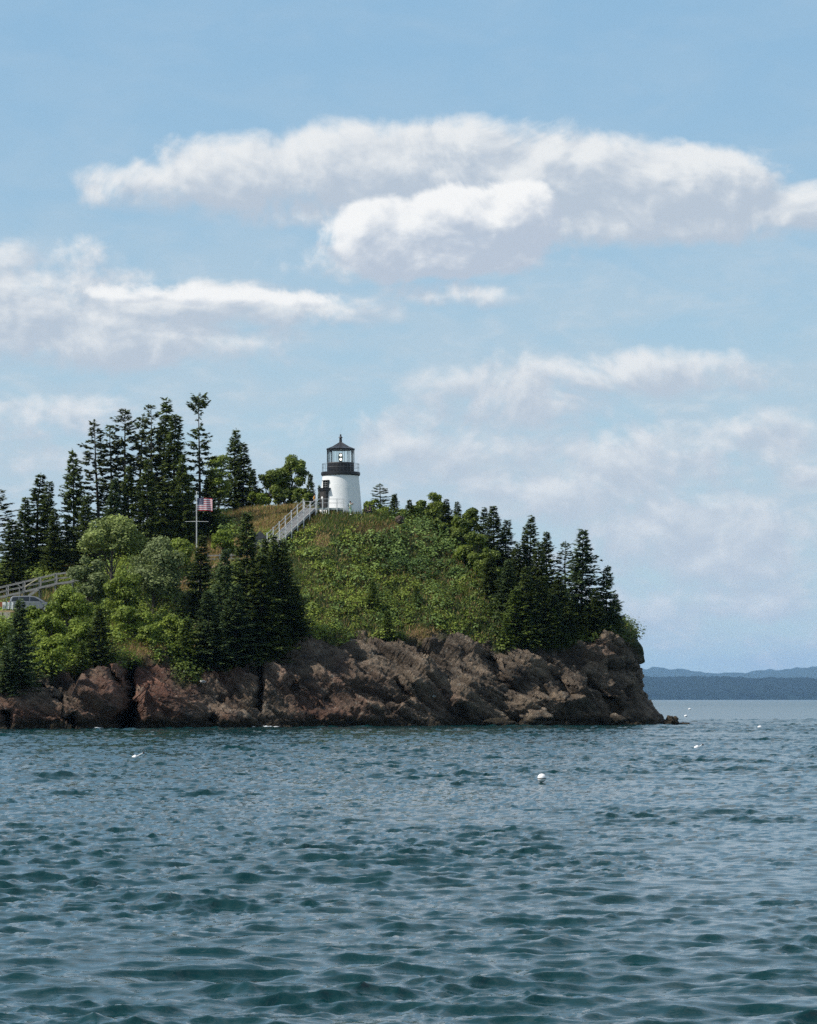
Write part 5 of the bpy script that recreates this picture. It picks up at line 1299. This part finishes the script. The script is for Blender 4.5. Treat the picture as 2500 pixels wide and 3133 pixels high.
# ------------------------------------------------------------------ people
def skin_mesh(name, joints, edges, mat, parent, grow=1.0, add=0.0, sub=1):
    me = bpy.data.meshes.new(name); keys = list(joints)
    me.from_pydata([joints[k][0] for k in keys], [(keys.index(a), keys.index(b)) for a, b in edges], []); me.update()
    me.materials.append(mat); o = obj(name, me, parent)
    sk = o.modifiers.new('skin', 'SKIN'); sk.use_smooth_shade = True
    if not me.skin_vertices: return o
    for i, k in enumerate(keys):
        d = me.skin_vertices[0].data[i]; r = joints[k][1]*grow+add; d.radius = (r, r); d.use_root = (i == 0)
    sb = o.modifiers.new('subd', 'SUBSURF'); sb.levels = sub; sb.render_levels = sub
    return o
def person(label, loc, rz, top, bottom, shoes, hair, pose='stand', scale=1.0, extra=None):
    """body faces -y before turning"""
    p = thing('person', label, 'person', loc, rz); p.scale = (scale,)*3
    J = {}
    if pose == 'sit':
        hip = 0.48; knee_f = -0.42
        J = {'pelvis': ((0, 0, hip), 0.15), 'waist': ((0, -0.02, hip+0.20), 0.135), 'chest': ((0, -0.06, hip+0.42), 0.15), 'neck': ((0, -0.10, hip+0.60), 0.06), 'head0': ((0, -0.13, hip+0.68), 0.085), 'head1': ((0, -0.14, hip+0.80), 0.09)}
        for s, n in ((-1, 'l'), (1, 'r')):
            J.update({n+'hip': ((s*0.10, -0.04, hip), 0.10), n+'knee': ((s*0.13, knee_f, hip+0.06), 0.068), n+'ankle': ((s*0.12, knee_f-0.06, 0.08), 0.045), n+'toe': ((s*0.13, knee_f-0.22, 0.04), 0.04),
                      n+'sh': ((s*0.19, -0.06, hip+0.52), 0.065), n+'el': ((s*0.25, -0.16, hip+0.27), 0.05), n+'wr': ((s*0.14, -0.36, hip+0.18), 0.035), n+'ha': ((s*0.10, -0.43, hip+0.17), 0.04)})
    else:
        J = {'pelvis': ((0, 0, 0.93), 0.135), 'waist': ((0, 0, 1.10), 0.125), 'chest': ((0, 0.01, 1.32), 0.145), 'neck': ((0, -0.01, 1.50), 0.058), 'head0': ((0, -0.03, 1.58), 0.082), 'head1': ((0, -0.03, 1.70), 0.088)}
        for s, n in ((-1, 'l'), (1, 'r')):
            st = 0.05*s
            J.update({n+'hip': ((s*0.09, 0, 0.88), 0.10), n+'knee': ((s*0.10, -0.03+st, 0.48), 0.065), n+'ankle': ((s*0.10, 0.03+st*1.5, 0.09), 0.045), n+'toe': ((s*0.12, -0.14+st*1.5, 0.04), 0.042)})
            if pose == 'photo': J.update({n+'sh': ((s*0.18, 0.0, 1.42), 0.062), n+'el': ((s*0.27, -0.22, 1.32), 0.048), n+'wr': ((s*0.10, -0.34, 1.52), 0.035), n+'ha': ((s*0.06, -0.37, 1.58), 0.038)})
            else: J.update({n+'sh': ((s*0.19, 0.0, 1.42), 0.062), n+'el': ((s*0.25, 0.03, 1.14), 0.048), n+'wr': ((s*0.23, -0.14, 0.95), 0.034), n+'ha': ((s*0.22, -0.20, 0.88), 0.038)})
    spine = [('pelvis', 'waist'), ('waist', 'chest'), ('chest', 'neck'), ('neck', 'head0'), ('head0', 'head1')]
    arms = [(a, b) for n in 'lr' for a, b in (('chest', n+'sh'), (n+'sh', n+'el'), (n+'el', n+'wr'), (n+'wr', n+'ha'))]
    legs = [(a, b) for n in 'lr' for a, b in (('pelvis', n+'hip'), (n+'hip', n+'knee'), (n+'knee', n+'ankle'), (n+'ankle', n+'toe'))]
    skin_mesh('body', J, spine+arms+legs, M['skin'], p)
    pick = lambda ks: {k: J[k] for k in ks}
    tk = ['chest', 'pelvis', 'waist']+[n+k for n in 'lr' for k in ('sh', 'el')]
    skin_mesh('shirt', pick(tk), [('pelvis', 'waist'), ('waist', 'chest')]+[(a, b) for a, b in arms if a in tk and b in tk], top, p, 1.08, 0.014)
    lk = ['pelvis']+[n+k for n in 'lr' for k in ('hip', 'knee', 'ankle')]
    skin_mesh('trousers', pick(lk), [(a, b) for a, b in legs if a in lk and b in lk], bottom, p, 1.08, 0.012)
    h = Vector(J['head1'][0])
    for n in 'lr':
        t_ = Vector(J[n+'toe'][0]); a_ = Vector(J[n+'ankle'][0])
        MB().ball(((t_.x+a_.x)/2, (t_.y+a_.y)/2, 0.05), 0.13, 10, sc=(0.42, 1.05, 0.45)).build('shoe', shoes, p, True)
    MB().ball((h.x, h.y+0.025, h.z+0.035), 0.118, 12, sc=(0.95, 1.0, 0.92)).build('hair', hair, p, True)
    MB().ball((h.x, h.y-0.095, h.z-0.05), 0.02, 8, sc=(0.8, 1.3, 1.2)).build('nose', M['skin'], p, True)
    if extra: extra(p, J)
    return p
M['skin'] = plain('skin', (0.45, 0.27, 0.19), 0.6, var=0.05)
M['yellow'] = plain('yellow_orange_cloth', (0.75, 0.36, 0.06), 0.85); M['darkcloth'] = plain('dark_trousers', (0.035, 0.035, 0.04), 0.9); M['hair'] = plain('dark_hair', (0.02, 0.015, 0.012), 0.7)
M['mint'] = plain('pale_green_cloth', (0.50, 0.66, 0.56), 0.85); M['mint2'] = plain('light_green_trousers', (0.42, 0.58, 0.40), 0.85); M['navy'] = plain('navy_cloth', (0.012, 0.016, 0.035), 0.9); M['brown'] = plain('brown_cloth', (0.09, 0.065, 0.05), 0.9)
def pack(p, J): MB().ball((0.0, 0.20, 1.27), 0.17, 10, sc=(0.85, 0.6, 1.3)).build('backpack', M['darkcloth'], p, True)
xs = (962.5-CX)/F*378.3
person('person in yellow-orange shirt and dark trousers at the top of the stairs', (xs, 378.3, DECK_Z+0.0), math.radians(70), M['yellow'], M['darkcloth'], M['darkcloth'], M['hair'], 'stand', 1.0)
xs = (1072-CX)/F*376.4
person('person in pale green clothes with raised arms in front of the lighthouse wall', (xs, 376.4, ground(xs, 376.4)), math.radians(60), M['mint'], M['mint2'], M['white'], M['hair'], 'photo', 0.93, pack)
xs = (1134-CX)/F*379.0
person('person in navy clothes sitting in the grass right of the lighthouse', (xs, 379.0, ground(xs, 379.0)+0.05), math.radians(-60), M['navy'], M['navy'], M['darkcloth'], M['hair'], 'sit', 1.0)
xs = (1117-CX)/F*379.2
person('person in brown clothes sitting beside the one in navy', (xs, 379.2, ground(xs, 379.2)-0.2), math.radians(60), M['brown'], M['darkcloth'], M['darkcloth'], M['hair'], 'sit', 0.95)

# ------------------------------------------------------------------ loose rocks, gulls, surf
def boulder(label, px, py, D, sx, sy, sz, seed, z=None):
    n1, n2 = 26, 36
    th = np.linspace(0, np.pi, n1); ph = np.linspace(0, 2*np.pi, n2, endpoint=False)
    Tt, Pp = np.meshgrid(th, ph, indexing='ij')
    U_ = np.stack([np.sin(Tt)*np.cos(Pp), np.sin(Tt)*np.sin(Pp), np.cos(Tt)], -1).reshape(-1, 3)
    v, jn = facet(U_*1.3+seed*3.1, seed); v2, j2 = facet(U_*3.1+seed*1.7, seed+9); r = 1+0.45*v+0.16*v2-0.10*np.exp(-j2/0.08)+0.12*fbm(U_*4+seed, 3, seed)
    P = U_*r[:, None]*np.array([sx, sy, sz])
    idx = np.arange(n1*n2).reshape(n1, n2); Fq = np.stack([idx[:-1], idx[1:], np.roll(idx[1:], -1, 1), np.roll(idx[:-1], -1, 1)], -1).reshape(-1, 4)
    me = mesh_np('boulder', P, Fq, False, [HEAD.data.materials[0]], None, {'veg': ('POINT', np.zeros(len(P))), 'red': ('POINT', np.zeros(len(P))), 'dry': ('POINT', np.zeros(len(P))), 'tone': ('POINT', np.clip(0.5+0.4*v+0.4*v2, 0, 1))})
    o = obj('boulder', me); c = W(px, py, D); o.location = (c.x, D, c.z if z is None else z)
    tag(o, label, 'rock', 'loose rocks at the waterline')
boulder('dark wet rock off the tip of the headland', 2052, 2212, 366, 0.85, 0.7, 0.75, 3, 0.15)
boulder('flat dark rock reaching furthest into the sea', 2082, 2217, 367, 1.3, 0.7, 0.28, 4, 0.0)
boulder('large pale block at the foot of the right cliff', 1640, 2190, 353, 2.2, 1.6, 1.3, 5, 0.5)
boulder('low block left of the large pale one at the waterline', 1530, 2205, 350, 1.7, 1.0, 0.7, 6, 0.2)
boulder('rock block at the waterline near the tip', 1880, 2198, 360, 1.4, 1.2, 0.9, 7, 0.3)
boulder('light tan rock in front of the shaded cliff', 690, 2190, 331, 2.0, 1.3, 1.5, 9, 0.5)
boulder('pale grey stone in the grass right of the lighthouse', 1223, 1592, 377, 0.5, 0.4, 0.45, 10)

def gull(label, px, D, rz):
    h = _bv.ray_cast(Vector((0, 0, H0)), (W(px[0], px[1], 340)-Vector((0, 0, H0))).normalized())
    c = h[0] if h[0] is not None else W(px[0], px[1], D)
    g = thing('gull', label, 'gull', (c.x, c.y-0.1, c.z-0.02), rz); g.scale = (1.25,)*3
    MB().ball((0, 0, 0.24), 0.13, 12, sc=(1.9, 0.85, 0.95)).build('body', M['gull'], g, True)
    MB().ball((0.24, 0, 0.39), 0.068, 10).build('head', M['gull'], g, True)
    MB().tube([(0.17, 0, 0.27), (0.23, 0, 0.38)], [0.07, 0.055], 8).build('neck', M['gull'], g, True)
    for s in (-1, 1):
        MB().ball((-0.05, s*0.10, 0.26), 0.10, 10, sc=(2.4, 0.35, 0.75)).build('wing', M['gullgrey'], g, True)
        MB().tube([(0.0, s*0.04, 0.14), (0.0, s*0.04, 0.0)], [0.012]*2, 4).build('leg', M['log'], g)
    MB().tube([(0.30, 0, 0.385), (0.38, 0, 0.37)], [0.02, 0.006], 5).build('beak', M['paleyellow'], g)
gull('white gull resting on the bare slab right of the middle of the cliff', (1328, 2136), 345, 0.4)
gull('white gull on the shaded ledge above the tan rock', (621, 2094), 333, 2.8)

def surf():
    """foam where the swell breaks on the rocks"""
    rng = np.random.default_rng(5); V = []; n = 0; Fs = []
    spots_ = [(300, 9, 0.7), (775, 7, 0.5), (815, 10, 0.8), (845, 6, 0.5)]
    k1 = np.array([c[0] for c in COLS], float); k2 = np.array([wl(c[1]) for c in COLS])
    for (px, w, a) in spots_:
        for q in range(int(60*a*w/30)):
            x = px+rng.normal()*w*0.6; D = np.interp(x, k1, k2)-rng.uniform(0.1, 2.2)
            X = (x-CX)/F*D; r = rng.uniform(0.04, 0.13)
            for s_ in range(3):
                h = _bv.ray_cast(Vector((X, D-6, 0.25)), Vector((0, 1, 0)))
            if h[0] is not None: D = h[0].y-rng.uniform(0.0, 1.0); X = (x-CX)/F*D
            th = np.linspace(0, np.pi, 5); ph = np.linspace(0, 2*np.pi, 7, endpoint=False); Tt, Pp = np.meshgrid(th, ph, indexing='ij')
            U_ = np.stack([np.sin(Tt)*np.cos(Pp)*r*rng.uniform(1.2, 3.5), np.sin(Tt)*np.sin(Pp)*r, np.cos(Tt)*r*rng.uniform(0.25, 0.7)*a], -1).reshape(-1, 3)
            U_ += np.array([X, D, 0.06+rng.uniform(0, 0.12)*a]); V.append(U_)
            idx = np.arange(35).reshape(5, 7)+n; Fs.append(np.stack([idx[:-1], idx[1:], np.roll(idx[1:], -1, 1), np.roll(idx[:-1], -1, 1)], -1).reshape(-1, 4)); n += 35
    o = obj('surf_foam', mesh_np('surf_foam', np.concatenate(V), np.concatenate(Fs), True, [M['foam']])); stuff(o, 'white surf foam along the foot of the rocks', 'foam')
surf()

# ------------------------------------------------------------------ buoys
def at_water(px, py):
    D = H0*F/(py-HY); x = (px-CX)/F*D; return Vector((x, D, float(sea_h(x, D))))
def mooring_ball():
    p = at_water(1658, 2397); b = thing('mooring_buoy', 'round white mooring buoy with dark weed around its waterline', 'buoy', (p.x, p.y, p.z))
    s = p.y/F
    r = 13.5*s
    m = MB(); m.ball((0, 0, r*0.86), r, 22); o = m.build('float', M['buoy'], b, True)
    w = MB(); w.lathe([(r*0.52, r*0.0), (r*0.80, r*0.28), (r*0.955, r*0.58), (r*1.012, r*0.84), (r*0.99, r*0.87)], 22); w.build('weed_band', M['weed'], b, True)
    MB().tube([(0, 0, r*1.84), (0.0, 0, r*2.0)], [r*0.1]*2, 8).build('ring', M['steel'], b)
mooring_ball()
def stick_buoy(label, px, py, k, stick, tilt, dark=True):
    p = at_water(px, py); s = p.y/F
    b = thing('lobster_buoy', label, 'buoy', (p.x, p.y, p.z+2*s)); b.rotation_euler = (0, tilt, 0)
    r = 6.5*s*k
    m = MB(); m.lathe([(r*0.25, -r*1.3), (r*0.8, -r*0.9), (r, -r*0.2), (r, r*0.7), (r*0.75, r*1.15), (r*0.25, r*1.35)], 16); m.build('float', M['buoy'], b, True)
    if stick:
        MB().tube([(0, 0, r*1.2), (0, 0, r*1.2+stick*s)], [r*0.2, r*0.16], 7).build('stick', M['buoy'], b)
        MB().ball((0, 0, r*1.2+stick*s), r*0.48 if dark else r*0.35, 10).build('tip', M['charcoal'] if dark else M['buoy'], b, True)
stick_buoy('white buoy with dark-tipped stick leaning right, at the left of the sea', 411, 2318, 1.05, 24, math.radians(62))
stick_buoy('white buoy with short stick at the right, below the tip of the headland', 2131, 2289, 0.95, 14, math.radians(65))
stick_buoy('small white float furthest right on the water', 2324, 2227, 0.75, 0, math.radians(80))
stick_buoy('tiny white float just right of the tip rocks', 2098, 2193, 0.55, 0, math.radians(80))
stick_buoy('tiny white float beyond the tip, highest on the water', 2110, 2172, 0.45, 0, math.radians(80))
